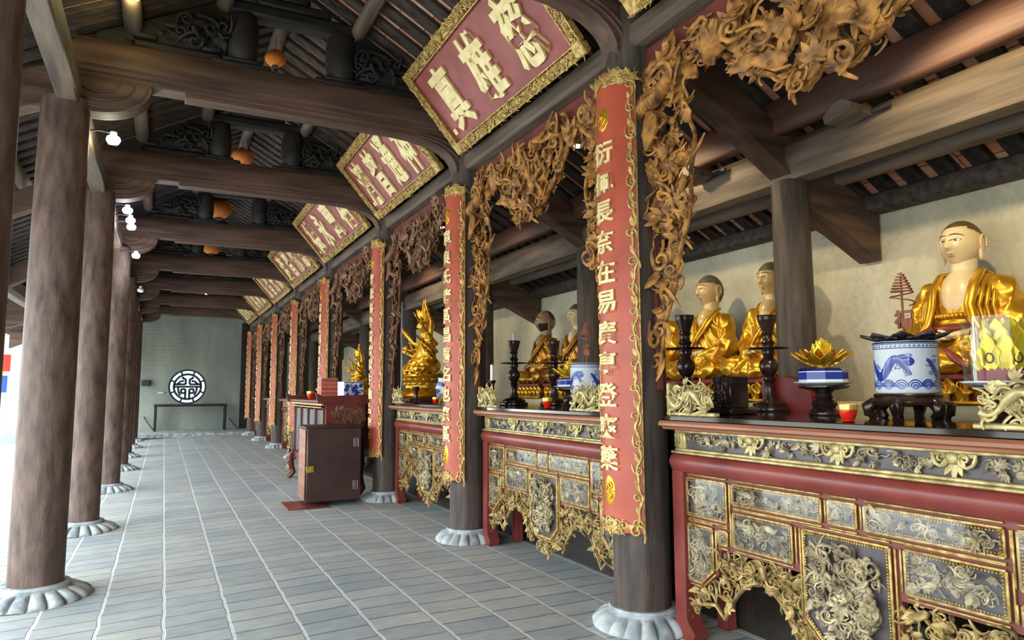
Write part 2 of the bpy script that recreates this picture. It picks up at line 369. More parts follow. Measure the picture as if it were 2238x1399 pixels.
def t_fan():
    m = MB(); L = t_leaf(5, 1, 2, .22)
    for a in (-64, -32, 0, 32, 64):
        m.inst(L, Matrix.Rotation(math.radians(a), 4, 'Z') @ Matrix.Diagonal((.62, .9-abs(a)*.004, .8, 1)))
    return m.tmpl()
def t_stem():
    m = MB(); P = [(.13*math.sin(t*5.5), t-.5, .08+.05*math.sin(t*7)) for t in np.linspace(0, 1, 9)]
    return m.tube(P, [.035+.03*math.sin(PI*i/8) for i in range(9)], 6).tmpl()
LEAF, SCROLL, FLOWER, FAN, STEM = t_leaf(), t_scroll(), t_flower(), t_fan(), t_stem()
BALL = MB().ell((0, 0, 0), (1, 1, 1), 7, 5).tmpl()

def carve(mb, inside, box, n, s0, s1, depth, rg, mix=(.36, .22, .12, .18, .12), flat=1., tilt=.5):
    """scatter leaves, scrolls, flowers, fans and stems over a region of the (u,v) plane"""
    T = (LEAF, SCROLL, FLOWER, FAN, STEM); k = 0; tries = 0
    while k < n and tries < n*40:
        tries += 1
        u = rg.uniform(box[0], box[1]); v = rg.uniform(box[2], box[3])
        if not inside(u, v): continue
        r = rg.random(); q = 0
        while q < 4 and r > mix[q]: r -= mix[q]; q += 1
        sz = rg.uniform(s0, s1)*(1.25 if q == 4 else .8 if q == 2 else 1)
        a = rg.uniform(0, 2*PI)
        tu, tv = u-math.sin(a)*sz*.6, v+math.cos(a)*sz*.6
        if not inside(tu, tv):
            if rg.random() < .75: continue
        Mx = Matrix.Translation((u, v, rg.uniform(0, depth))) @ Matrix.Rotation(a, 4, 'Z') @ Matrix.Rotation(rg.uniform(-tilt, tilt), 4, 'X') @ Matrix.Rotation(rg.uniform(-tilt, tilt), 4, 'Y') @ Matrix.Diagonal((sz*(1 if rg.random() < .5 else -1), sz, sz*flat, 1))
        Vt, Fc = T[q]
        if Mx.determinant() < 0: Fc = [f[::-1] for f in Fc]
        mb.inst((Vt, Fc), Mx); k += 1
    return mb
def frame_map(fn):
    return lambda V: np.stack(fn(V[:, 0], V[:, 1], V[:, 2]), 1)
mYZ = frame_map(lambda u, v, w: (-w, -u, v))     # carving that faces the gallery (-X); u runs away from +Y
# ------------------------------------------------------------------ the setting
ROW = [.58, 3.78, 6.68, 9.62, 13.27, 16.68, 19.9, 23.2, 26.2]      # column rows along the gallery
XR, XL, XI, XW = 2.83, -.80, 4.34, 5.30                             # altar row, court row, aisle row, back wall
XC = .98; YE = 29.2
def zfl(x): return 0. if x > 1.4 else -.042*(1.4-x)                 # the paving falls a little towards the court
def zroof(x): return 3.12+.55*(XW-x) if x > XC else 3.12+.55*(x+XW-2*XC)

mb = MB(); xs = [-3.0, -2, -.8, 1.4, 5.3]; ys = [-3, YE+.3]
V = [(x, y, zfl(x)) for x in xs for y in ys]; Fc = [(2*i, 2*i+2, 2*i+3, 2*i+1) for i in range(4)]
n = len(V); V += [(x, y, -.5) for x, y, z in V]
Fc += [tuple(q+n for q in f[::-1]) for f in Fc]+[(0, 1, 1+n, n), (8, 8+n, 9+n, 9)]+[(2*i, 2*i+n, 2*i+2+n, 2*i+2) for i in range(4)]+[(2*i+1, 2*i+3, 2*i+3+n, 2*i+1+n) for i in range(4)]
mb.add(V, Fc); struct('floor', mb, M['floor'], 'grey brick paving of the long gallery', 'floor')
mb = MB().box((-34, 13, -.55), (62, 90, .1)); struct('ground', mb, M['ground'], 'pale open courtyard paving beyond the columns', 'ground')
struct('wall_sky_dimmer', MB().box((1.0, 33.5, 2.0), (16, .3, 5.0)), M['dimmer_wall'], 'grey wall added outside the round window to dim the sky', 'wall')  # added backdrop, grey enough to tone down the sky behind the lattice
struct('wall_light_block', MB().prism([(-1.2, -.3), (5.3, -.3), (5.3, 3.1), (XC, 5.4), (-1.2, 4.2)], lambda u, v, w_: (u, w_, v), -3.2, -2.95), M['end_wall'], 'unseen plaster wall added behind the viewer to block light', 'wall')  # added out of view to keep skylight off the camera-facing sides
mb = MB().box((-30, 16, 1.6), (.4, 90, 4.4)); struct('wall_court', mb, M['outer_wall'], 'pale wall on the far side of the courtyard', 'wall')

struct('wall_right', MB().box((XW+.15, 13, 1.55), (.3, 32.6, 3.12)), M['plaster'], 'stained cream plaster back wall behind the statues', 'wall')
# end wall with its round opening
WX, WZ, WR = .80, 1.72, .66
mb = MB(); n = 64; x0, x1, z0, z1 = -3.3, 5.3, -.2, 4.6; y0, y1 = YE, YE+.3
def onrect(a):
    c, s = math.cos(a), math.sin(a); t = 1e9
    if c > 1e-6: t = min(t, (x1-WX)/c)
    if c < -1e-6: t = min(t, (x0-WX)/c)
    if s > 1e-6: t = min(t, (z1-WZ)/s)
    if s < -1e-6: t = min(t, (z0-WZ)/s)
    return WX+c*t, WZ+s*t
angs = sorted([2*PI*k/n for k in range(n)]+[math.atan2(z-WZ, x-WX) % (2*PI) for x in (x0, x1) for z in (z0, z1)]); n = len(angs)
V = []
for y in (y0, y1):
    V += [(WX+WR*math.cos(a), y, WZ+WR*math.sin(a)) for a in angs]+[(onrect(a)[0], y, onrect(a)[1]) for a in angs]
Fc = []
for k in range(n):
    j = (k+1) % n
    Fc += [(k, j, n+j, n+k), (2*n+k, 3*n+k, 3*n+j, 2*n+j), (k, 2*n+k, 2*n+j, j)]
mb.add(V, Fc)
# gable above
mb.prism([(-3.3, 4.6), (-.02, 4.6), (XC, 5.6), (XC+1.0, 4.6), (5.3, 4.6), (5.3, 4.55), (-3.3, 4.55)], lambda u, v, w: (u, w, v), y0, y1)
struct('wall_end', mb, M['end_wall'], 'grey-green plaster end wall with a round window', 'wall', ang=30)

# round lattice window: a longevity sign in dark bars
win = thing('window_1', 'round lattice window with a longevity sign in the end wall', 'window', (WX, YE+.12, WZ), 0, None, 'structure')
mb = MB()
def ring(m_, r_, wd, th, a0=0, a1=2*PI, n=64):
    full = abs(a1-a0-2*PI) < 1e-6; V = []; Fc = []
    for k in range(n+1):
        a = a0+(a1-a0)*k/n
        for rr, yy in ((r_-wd/2, -th/2), (r_+wd/2, -th/2), (r_+wd/2, th/2), (r_-wd/2, th/2)): V.append((rr*math.cos(a), yy, rr*math.sin(a)))
    for k in range(n):
        for q in range(4): Fc.append((4*k+q, 4*k+(q+1) % 4, 4*k+4+(q+1) % 4, 4*k+4+q))
    m_.add(V, Fc)
ring(mb, .635, .07, .14); mb.build('frame', M['iron'], win)
mb = MB(); ring(mb, .47, .075, .06)
for k in range(8):
    a = 2*PI*(k+.5)/8+(.0 if k % 2 else .0); wdt = .10 if k % 2 == 0 else .08
    mb.bar((.46*math.cos(a), 0, .46*math.sin(a)), (.61*math.cos(a), 0, .61*math.sin(a)), .06, wdt*1.3, 0, (0, 1, 0))
def seg(x0, z0, x1, z1, t=.06): mb.bar((x0, 0, z0), (x1, 0, z1), .075, t, 0, (0, 1, 0))
seg(-.46, 0, .46, 0); 
for s in (-1, 1):
    seg(s*.07, .09, s*.07, .30); seg(s*.07, -.09, s*.07, -.46); seg(s*.07, .09, s*.46, .09); seg(s*.07, .30, s*.17, .30); seg(s*.17, .30, s*.17, .38)
    seg(s*.07, -.09, s*.22, -.09); seg(s*.22, -.09, s*.22, -.24); seg(s*.07, -.24, s*.22, -.24); seg(s*.36, .09, s*.24, .21); seg(s*.24, .21, s*.13, .21); seg(s*.32, -.03, s*.32, -.16); seg(s*.32, -.16, s*.24, -.33)
mb.build('lattice', M['iron'], win)
# raised platform and the black post by the end wall
struct('trim_1', MB().box((.95, (26.75+YE)/2, .03), (4.0, YE-26.75, .14), .01), M['stone'], 'low grey stone platform in front of the end wall', 'platform')
tag(MB().box((XR-.05, YE-.1, 2.1), (.24, .18, 4.2), .01).build('corner_post', M['truss'], None), 'black corner post where the end wall meets the altar row', 'post')

# ------------------------------------------------------------------ roof: tiled ceiling slopes with their rafters
def slope(name, xa, xb, label):
    mb = MB(); za, zb = zroof(xa)+.055, zroof(xb)+.055
    V = [(xa, -3, za), (xb, -3, zb), (xb, YE+.3, zb), (xa, YE+.3, za)]
    mb.add(V+[(x, y, z+.12) for x, y, z in V], [(0, 1, 2, 3), (7, 6, 5, 4), (0, 4, 5, 1), (1, 5, 6, 2), (2, 6, 7, 3), (3, 7, 4, 0)])
    root = struct(name, mb, M['tile'], label, 'ceiling')
    if xa > xb: xa, xb = xb, xa
    L = math.hypot(xb-xa, zroof(xb)-zroof(xa)); ang = math.atan2(zroof(xb)-zroof(xa), xb-xa)
    R = Matrix.Rotation(-ang, 4, 'Y')
    me = MB().box((0, 0, 0), (L, .148, .05), .006, R).mesh('rafter', M['rafter'])
    cx, cz = (xa+xb)/2, (zroof(xa)+zroof(xb))/2+.025
    ysr = [-2.9+.25*i for i in range(129)]
    near = [y for y in ysr if y > .25][:(60 if xa > XC-.1 else 40)]
    for y in near:
        o = bpy.data.objects.new('rafter', me); COL.objects.link(o); o.parent = root; o.location = (cx, y, cz)
    mb = MB(); T = MB().box((0, 0, 0), (L, .148, .05), 0, R).tmpl()
    for y in ysr:
        if y not in near and y < YE: mb.inst(T, Matrix.Translation((cx, y, cz)))
    tag(mb.build('rafters', M['rafter'], root), None, None, None, 'stuff')
slope('ceiling_right', XC, XW+.3, 'terracotta tiled roof slope on dark rafters over the altars')
slope('ceiling_left', XC, -3.6, 'terracotta tiled roof slope on dark rafters towards the court')

def purlin(name, x, z, r, mat, label, rect=None):
    mb = MB()
    if rect: mb.box((x, 13.1, z), (rect[0], 32.2, rect[1]), .02)
    else: mb.tube([(x, -3, z), (x, YE, z)], r, 20)
    tag(mb.build(name, mat, None, 50), label, 'beam')
for (x, lab) in ((XC, 'ridge purlin at the peak of the roof'), (XC+.62, 'upper round purlin above the altar side truss posts'), (XC-.62, 'upper round purlin above the court side truss posts'), (XC+1.35, 'middle round purlin above the name plaques'), (XC-1.35, 'middle round purlin above the court side brackets')):
    purlin('purlin', x, zroof(x)-.075, .075, M['beam_y'], lab)
purlin('purlin', 4.14, 3.575, 0, M['beam_red'], 'red-brown flat purlin above the pale round beam over the statues', (.12, .27))
purlin('purlin', 4.80, 3.22, 0, M['beam_y'], 'dark lower purlin between the aisle columns and the back wall', (.14, .16))
purlin('wall_plate', XW-.10, 3.02, 0, M['rafter'], 'dark wall plate along the top of the back wall', (.2, .14))
purlin('purlin', 3.45, zroof(3.45)-.09, .085, M['beam_y'], 'round purlin hidden in the shade above the valances')
purlin('purlin', -2.5, zroof(-2.5)-.08, .08, M['beam_y'], 'outer eaves purlin on the court side')
purlin('purlin', -1.6, zroof(-1.6)-.08, .08, M['beam_y'], 'round porch purlin just outside the court columns')

# ------------------------------------------------------------------ columns
def petal_base(r, k_=1.):
    mb = MB(); h = .13; n = 144; N = 18
    prof = [(.165, 0), (.20, .004), (.205, .02), (.195, .035), (.165, .058), (.125, .078), (.085, .092), (.06, .097), (.05, .106), (.058, .115), (.046, h), (-.02, h)]
    V = []; Fc = []
    for (d, z) in prof:
        pet = sst_(.0, .02, z)*sst_(.098, .085, z)
        for k in range(n):
            t = 2*PI*k/n; c = abs(math.cos(N/2*t)); lobe = c**.45
            rr = r+d*k_+pet*k_*(-.045*(1-lobe)+.004); V.append((rr*math.cos(t), rr*math.sin(t), z-pet*.010*(1-lobe)+.006*pet*lobe))
    for i in range(len(prof)-1):
        for k in range(n): Fc.append((i*n+k, i*n+(k+1) % n, (i+1)*n+(k+1) % n, (i+1)*n+k))
    return mb.add(V, Fc)
def sst_(a, b, x): t = min(1, max(0, (x-a)/(b-a))); return t*t*(3-2*t)
def column(label, x, y, r, top, mat, group, base=True):
    zb = zfl(x); t = thing('wooden_column', label, 'column', (x, y, zb), 0, group, 'thing')
    h = top-zb; mb = MB(); rr = lambda q: r*(1.0+.05*math.sin(PI*(.15+q*.75))-.06*q)
    mb.lathe([(rr(q/10), .125+(h-.125)*q/10) for q in range(11)], 36); mb.build('shaft', mat, t, 50)
    if base: petal_base(r, 1. if x < 0 else .72).build('stone_base', M['stone'], t, 50)
    return t
ORD = ['nearest', 'second', 'third', 'fourth', 'fifth', 'sixth', 'seventh', 'eighth', 'ninth']
for i, y in enumerate(ROW):
    lab = {0: 'altar side wooden column at the near end of the first altar table', 1: 'big dark wooden column behind the nearest red couplet board', 2: 'dark wooden column between the first two carved valances behind the second couplet board', 3: 'dark wooden column with a white cord, right of the brown chest'}.get(i, '%s dark wooden column of the altar row, counted from the near couplet board' % ORD[i-1])
    column(lab, XR, y, .18, 4.12, M['column_inner'], 'columns of the altar row')
    if i > 0:
        xo = [0, -.035, -.03, .02, .05, .03, -.02, -.05, -.08][i]
        lab = {1: 'dark round column cut by the left edge of the picture', 2: 'big brown round column in the left foreground on a lotus stone'}.get(i, '%s brown round column of the court row, counted from the cut-off one' % ORD[i-1])
        column(lab, XL+xo, y-.02*i, .185 if i < 3 else .165, 3.92, M['column'], 'columns of the court row')
    if i > 0:
        lab = {1: 'slim weathered column standing beside the largest statue', 2: 'slim dark column half hidden by the nearest couplet board'}.get(i, '%s slim aisle column against the back wall row' % ORD[i-1])
        column(lab, XI, y, .142, 3.12, M['column_inner'], 'slim aisle columns')

# ------------------------------------------------------------------ roof trusses, one per row
def truss(y, label):
    t = thing('roof_truss', label, 'roof truss', (0, y, 0), 0, 'roof trusses', 'thing')
    # tie beam: rounded section with two fillets
    sec = [(.095, 4.15), (.105, 4.16), (.105, 4.19), (.122, 4.20), (.122, 4.235), (.145, 4.25), (.152, 4.33), (.14, 4.44), (.09, 4.50)]; sec = sec+[(-a, b) for a, b in sec[::-1]]
    mb = MB().prism(sec, lambda u, v, w_: (w_, u, v), XL, XR)
    mb.box((1.06, 0, 4.133), (2.0, .175, .04), .004); mb.build('tie_beam', M['beam'], t, 35)
    # volute bracket over the court column
    P = [(-.86, 4.16), (-.22, 4.16), (-.20, 4.12)]+[(-.62+.42*math.cos(a), 4.13+.275*math.sin(a)) for a in np.linspace(-.1, -PI/2+.02, 12)]+[(-.86, 3.855)]
    mb = MB().prism(P, fXZ, -.10, .10)
    for sy in (-1, 1):
        for r_ in (.36, .26, .15):
            mb.tube([(-.60+r_*math.cos(a), sy*.10, 4.13+r_*.64*math.sin(a)) for a in np.linspace(-.05, -PI+.7, 16)], .014, 6)
    mb.build('bracket', M['beam'], t, 35)
    # concave bracket under the altar end
    P = [(2.0, 4.16), (2.0, 4.115), (2.22, 4.10)]+[(2.22+.44*math.sin(a), 3.80+.285*math.cos(a)) for a in np.linspace(.15, PI/2, 10)]+[(2.70, 3.76), (2.86, 3.76), (2.86, 4.14)]
    mb = MB().prism(P, fXZ, -.09, .09)
    for sy in (-1, 1):
        for d in (.045, .10):
            mb.tube([(2.24+(.44+d)*math.sin(a), sy*.09, 3.80+(.285+d*.6)*math.cos(a)) for a in np.linspace(.0, PI/2, 12)], .014, 6)
    mb.build('bracket', M['beam'], t, 35)
    # posts and crossbar
    for sx in (-1, 1):
        x = XC+sx*.46
        MB().lathe([(.10, 4.54), (.135, 4.60), (.15, 4.74), (.145, 4.9), (.12, 5.02)], 20, (x, 0, 0)).build('post', M['truss'], t, 50)
        mb = MB().box((x, 0, 4.51), (.52, .22, .06), .02); mb.box((x, 0, 4.545), (.34, .24, .03), .01); mb.build('footing', M['truss'], t)
        for q, (xa, xb, z) in enumerate(((.22, 1.42, 4.535), (.22, 1.12, 4.68), (.22, .86, 4.83))):
            xa, xb = XC+sx*(.62), XC+sx*(xb if q else 1.36)
            zt = min(z, zroof(xb)-.16)
            mb = MB().box(((xa+xb)/2, 0, z), (abs(xb-xa), .17, .10), .03)
            mb.tube([(xb, sy*.0, z+.0) for sy in (0,)]+[(xb+sx*.05, 0, z+.03), (xb+sx*.07, 0, z+.07), (xb+sx*.03, 0, z+.10)], [.06, .055, .05, .03], 8)
            mb.build('stacked_beam', M['truss'], t)
            MB().box((xb-sx*.10, 0, z+.075), (.20, .21, .05), .015).build('bearing_block', M['truss'], t); MB().box((xa+sx*.10, 0, z+.075), (.18, .2, .05), .015).build('bearing_block', M['truss'], t)
        Pf = [(XC+sx*.60, 4.50), (XC+sx*1.62, 4.50), (XC+sx*1.62, zroof(XC+sx*1.62)-.03), (XC+sx*.60, zroof(XC+sx*.60)-.06)]
        MB().prism(Pf if sx > 0 else Pf[::-1], fXZ, -.05, .05).build('infill_board', M['truss'], t, 30)
        xx = XC+sx*.80; mb = MB()
        carve(mb, lambda u, v: abs(u) < .22 and abs(v) < .10, (-.22, .22, -.1, .1), 16, .12, .2, .03, random.Random(5), (.2, .6, .05, .1, .05)); mb.map(lambda V: np.stack((V[:, 0]+xx, -.085-V[:, 2], V[:, 1]+4.74), 1)); mb.build('scroll_carving', M['truss'], t)
    mb = MB().box((XC, 0, 5.08), (1.36, .2, .13), .03); mb.box((XC, 0, 5.19), (.7, .18, .10), .03); mb.box((XC, 0, 5.28), (.3, .16, .1), .03); mb.build('crossbar', M['truss'], t)
    # sloping beams over the side aisles
    def aisle(sx, xa, xb, za, zb, hh, name):
        fx = lambda x: x if sx > 0 else 2*XC-x
        P = [(fx(xa), za), (fx((xa+xb)/2), (za+zb)/2+.03), (fx(xb), zb), (fx(xb), zb+hh), (fx(xa), za+hh)]
        MB().prism(P, fXZ, -.10, .10).build(name, M['beam'], t, 35)
    for sx in (1, -1):
        aisle(sx, 2.80, 4.34, 3.95, 3.10, .31, 'sloping_beam'); aisle(sx, 4.36, 5.26, 2.93, 2.56, .42, 'end_bracket')
    return t
tl = {1: 'nearest dark roof truss over the column of the first couplet board', 2: 'roof truss over the big foreground column with a volute bracket', 3: 'roof truss crossing above the second name plaque', 4: 'roof truss crossing just below the round orange lantern'}
TR = truss(ROW[1], tl[1])
for i in range(2, 9): dup(TR, (0, ROW[i], 0), 0, tl.get(i, '%s roof truss, counted from the near end of the gallery' % ORD[i-1]))

# ------------------------------------------------------------------ lengthwise beams between the columns, one per bay
for i in range(8):
    ya, yb = ROW[i]+.10, ROW[i+1]-.10; nm = ['first', 'second', 'third', 'fourth', 'fifth', 'sixth', 'seventh', 'eighth'][i]
    mb = MB().box((XR-.02, (ya+yb)/2, 3.905), (.17, yb-ya, .17), .025); tag(mb.build('lintel_beam', M['beam_y'], None), 'grey wooden lintel under the %s name plaque from the near end' % nm, 'beam', 'lintels of the altar row', 'thing')
    mb = MB().box((XL, (ya+yb)/2, 4.0), (.16, yb-ya, .24), .015); tag(mb.build('lintel_beam', M['beam_y'], None), 'flat wooden lintel over the %s gap of the court columns' % nm, 'beam', 'lintels of the court row', 'thing')
    # the pale moulded round beam over the aisle columns
    sec = [(XI+.15*math.cos(a), 3.285+.165*math.sin(a)) for a in np.linspace(-.9, PI+.9, 16)]+[(XI-.09, 3.13), (XI-.08, 3.115), (XI+.08, 3.115), (XI+.09, 3.13)]
    mb = MB().prism(sec, lambda u, v, w_: (u, w_, v), ya-.10, yb+.10); tag(mb.build('round_beam', M['beam_y'], None, 35), 'pale moulded round beam over the %s aisle bay from the near end' % nm, 'beam', 'round beams over the aisle columns', 'thing')
    mb = MB().box((XI-2*(XI-XC), (ya+yb)/2, 3.27), (.26, yb-ya+.2, .3), .06); tag(mb.build('round_beam', M['beam_y'], None), 'outer porch beam over the %s bay on the court side' % nm, 'beam', 'porch beams on the court side', 'thing')
# ------------------------------------------------------------------ name plaques leaning out over the lintels
BAYS = ['first', 'second', 'third', 'fourth', 'fifth', 'sixth', 'seventh', 'eighth']
def plaque(i, text, label):
    ya, yb = ROW[i]+.16, ROW[i+1]-.35; W = yb-ya; H = .93; lean = math.radians(41)
    t = thing('name_plaque', label, 'plaque', (2.62, (ya+yb)/2, 3.91), 0, 'name plaques over the altars')
    ct, st = math.cos(lean), math.sin(lean)
    # u to the right (-Y), v up the board, w out of its face
    mp = frame_map(lambda u, v, w_: (-v*st-w_*ct, -u, v*ct-w_*st))
    MB().box((0, H/2, 0), (W-.06, H-.06, .04), .004).map(mp).build('board', M['plaque_red'], t)
    mb = MB()
    for (c, d) in (((0, .045, .02), (W, .09, .055)), ((0, H-.045, .02), (W, .09, .055)), ((-W/2+.045, H/2, .02), (.09, H-.18, .055)), ((W/2-.045, H/2, .02), (.09, H-.18, .055))): mb.box(c, d, .012)
    for (c, d) in (((0, .10, .05), (W-.18, .014, .02)), ((0, H-.10, .05), (W-.18, .014, .02)), ((-W/2+.10, H/2, .05), (.014, H-.19, .02)), ((W/2-.10, H/2, .05), (.014, H-.19, .02)), ((-W/2+.005, H/2, .045), (.012, H, .02)), ((W/2-.005, H/2, .045), (.012, H, .02)), ((0, .006, .045), (W, .012, .02)), ((0, H-.006, .045), (W, .012, .02))): mb.box(c, d, .003)
    for (cx, cy) in ((-1, 0), (1, 0), (-1, 1), (1, 1)): mb.box((cx*(W/2-.06), cy*H+(.06 if cy == 0 else -.06), .05), (.12, .12, .03), .012)
    fr = mb.map(mp).build('frame', M['gold_trim'], t)
    if i <= 4:
        mb = MB(); rg = random.Random(20+i)
        ins = lambda u, v: (.02 < v < .075 or H-.075 < v < H-.02 or W/2-.075 < abs(u) < W/2-.02) and abs(u) < W/2-.02 and .02 < v < H-.02
        carve(mb, ins, (-W/2, W/2, 0, H), 420 if i < 3 else 330, .045, .07, .008, rg, (.1, .7, .05, .0, .15), .9, .08)
        mb.map(lambda V: mp(V+np.array((0, 0, .046)))); mb.build('frame_carving', M['gold_trim'], fr)
    n = len(text)
    for k, ch in enumerate(text):
        Vt, Fc = glyph(ch, 1.0, .012, .028)
        if len(Vt) == 0: continue
        w0, h0 = np.ptp(Vt[:, 0]), np.ptp(Vt[:, 1])
        hw = (.40 if n == 3 else .34)*min(1.35, W/2.4); hh = .62 if n == 3 else .66
        Vt = Vt*np.array((hw/w0, hh/h0, 1.))
        MB().add(Vt+np.array(((k-(n-1)/2)*(W-.34)/n*1.0, H*.5, .035)), Fc).map(mp).build('character', M['gold_pale'], t, 30)
    MB().box((-W/2+.19, .20, .03), (.06, .06, .015), .003).map(mp).build('seal', M['gold_pale'], t); MB().box((W/2-.20, H-.24, .03), (.07, .11, .015), .003).map(mp).build('seal', M['gold_pale'], t)
    mb = MB()
    for s in (-.33, 0, .33): mb.tube([(.02, s*W, -.005), (-.03, s*W, -.02), (-.06, s*W+.05, -.012)], .008, 6)
    mb.build('hook', M['iron'], t)
plaque(0, '藏寶音', 'red plaque over the nearest altar, almost wholly outside the picture')
TX = ['真雄慈', '濟普通神', '德永惠福', '渡普航慈', '照普光佛', '轉常輪法', '量無德功']
PL = ['largest red plaque, with only three pale gold characters', 'red plaque with four gold characters beside the second couplet board', 'red plaque above the third couplet board with four slanting gold characters', 'red plaque above the fourth couplet board', 'small red plaque above the fifth couplet board', 'small red plaque above the sixth couplet board', 'farthest small red plaque beside the end wall']
for k in range(7): plaque(k+1, TX[k], PL[k])

# ------------------------------------------------------------------ couplet boards wrapped round the altar columns
BR = .245; BZ0, BZ1 = .575, 3.70; BA = math.radians(60)
mBAN = frame_map(lambda u, v, w_: (-(BR+w_)*np.cos(u/BR), -(BR+w_)*np.sin(u/BR), v))
SW = BR*BA
def banner(i, text, label):
    t = thing('couplet_board', label, 'couplet board', (XR, ROW[i], 0), 0, 'red couplet boards')
    mb = MB(); nu = 28; nv = 60
    def edge(u):          # winged crest at the top, hanging scroll at the foot
        q = abs(u)/SW; top = BZ1-.05-.055*math.cos(q*PI)*(-1 if q > .55 else .6)+(.03 if q < .2 else 0); bot = BZ0+.02-.02*math.cos(q*PI*1.2)+.02*(1-q)
        return bot, top
    V = []
    for j in range(nu+1):
        u = -SW+2*SW*j/nu; b_, t_ = edge(u)
        for k in range(nv+1): V.append((u, b_+(t_-b_)*k/nv, 0))
    n0 = len(V); Fc = [(j*(nv+1)+k, (j+1)*(nv+1)+k, (j+1)*(nv+1)+k+1, j*(nv+1)+k+1) for j in range(nu) for k in range(nv)]
    V += [(x, y, -.028) for x, y, z in V]; Fc += [tuple(q+n0 for q in f[::-1]) for f in Fc]
    W1 = nv+1; rim = [j*W1 for j in range(nu+1)]+[nu*W1+k for k in range(1, W1)]+[j*W1+nv for j in range(nu-1, -1, -1)]+[k for k in range(nv-1, 0, -1)]
    Fc += [(rim[k], n0+rim[k], n0+rim[(k+1) % len(rim)], rim[(k+1) % len(rim)]) for k in range(len(rim))]
    bd = mb.add(V, Fc).map(mBAN).build('board', M['red'], t, 50)
    # gilt border: a running scroll up each edge, crest at the top, scrolls at the foot
    mb = MB(); near = i <= 3; rg = random.Random(40+i)
    for s in (-1, 1):
        uc = s*(SW-.034); N = 200 if near else 70
        P = [(uc-s*.012*math.sin(z*21)-s*.006*math.sin(z*50+1), z, .006) for z in np.linspace(BZ0+.06, BZ1-.16, N)]
        mb.tube(P, .010, 6, 1., (0, 0, 1)); mb.box((s*(SW-.006), (BZ0+BZ1)/2, .004), (.010, BZ1-BZ0-.12, .012), .003)
        zz = BZ0+.10; k = 0
        while zz < BZ1-.18:
            sz = rg.uniform(.075, .10); Mx = Matrix.Translation((uc-s*.006+rg.uniform(-.006, .006), zz, .003)) @ Matrix.Rotation(rg.choice((0, PI))+rg.uniform(-.3, .3), 4, 'Z') @ Matrix.Diagonal((sz*.8, sz*.8, sz*.6, 1))
            mb.inst(SCROLL if k % 2 == 0 else STEM if near else SCROLL, Mx)
            if near and k % 2 == 0: mb.inst(LEAF, Matrix.Translation((uc, zz+.05, .003)) @ Matrix.Rotation(s*.35, 4, 'Z') @ Matrix.Diagonal((.06, .06, .04, 1)))
            zz += sz*(.95 if near else 1.1); k += 1
    top = lambda u, v: abs(u) < SW-.008 and edge(u)[1]-.012 > v > BZ1-.20+.07*math.cos(u/SW*1.2)
    carve(mb, top, (-SW, SW, BZ1-.22, BZ1), 130 if near else 40, .04, .07, .004, rg, (.12, .7, .05, .03, .1), .45, .05)
    for s in (-1, 1):
        mb.inst(SCROLL, Matrix.Translation((s*(SW-.045), BZ0+.055, .004)) @ Matrix.Diagonal((s*.10, .10, .06, 1)) if s > 0 else Matrix.Translation((s*(SW-.045), BZ0+.055, .004)) @ Matrix.Rotation(PI, 4, 'Z') @ Matrix.Diagonal((.10, .10, .06, 1)))
    carve(mb, lambda u, v: abs(u) < SW*.55 and v < BZ0+.12-abs(u)*.25, (-SW*.6, SW*.6, BZ0+.05, BZ0+.16), 26, .05, .08, .006, rg, (.2, .5, .1, .1, .1), .6, .15)
    mb.map(mBAN).build('border', M['gold_trim'], t, 60)
    # round emblem, characters, medallion
    for zc, a_, b_ in ((3.33, .055, .085), (.86, .055, .10)):
        mb = MB().ell((0, zc, 0), (a_, b_, .008), 18, 8)
        for k in range(5): mb.inst(SCROLL, Matrix.Translation((rg.uniform(-.02, .02), zc+rg.uniform(-.05, .05), .003)) @ Matrix.Rotation(rg.uniform(0, 6), 4, 'Z') @ Matrix.Diagonal((.05, .06, .05, 1)))
        mb.map(mBAN).build('emblem', M['gold'], t, 60)
    n = len(text); z0, z1 = 3.09, 1.07
    for k, ch in enumerate(text):
        Vt, Fc = glyph(ch, 1., .006, .022)
        if not len(Vt): continue
        Vt = Vt*np.array((.195/max(.6, np.ptp(Vt[:, 0])), .155/max(.6, np.ptp(Vt[:, 1])), 1.))
        MB().add(Vt+np.array((0, z0+(z1-z0)*k/(n-1), .009)), Fc).map(mBAN).build('character', M['gold_pale'], t, 30)
    MB().bar((-.10, 0, BZ1-.10), (-BR+.03, 0, BZ1-.07), .02, .02, .004).build('hook', M['iron'], t)
BT = ['衍佩長奈在易廣專登爽藥', '單良氏塘區昌舊名也際區', '慈悲喜捨普度眾生離苦海', '智慧光明照見五蘊皆空中', '佛日增輝法輪常轉萬民安', '國泰民安風調雨順四時春', '善因善果福慧雙修道自成', '清淨莊嚴妙相圓明大覺尊']
BL = ['tall red couplet board at the end of the largest altar table, broadest of all', 'second red couplet board, beside the altar with the bearded statue', 'third red couplet board, just right of the brown chest', 'fourth red couplet board, hanging behind the maroon desk', 'fifth red couplet board, left of the maroon desk', 'sixth red couplet board, third from the end wall', 'seventh red couplet board, next to last before the end wall', 'last red couplet board, nearest the end wall']
for i in range(1, 9): banner(i, BT[i-1], BL[i-1])

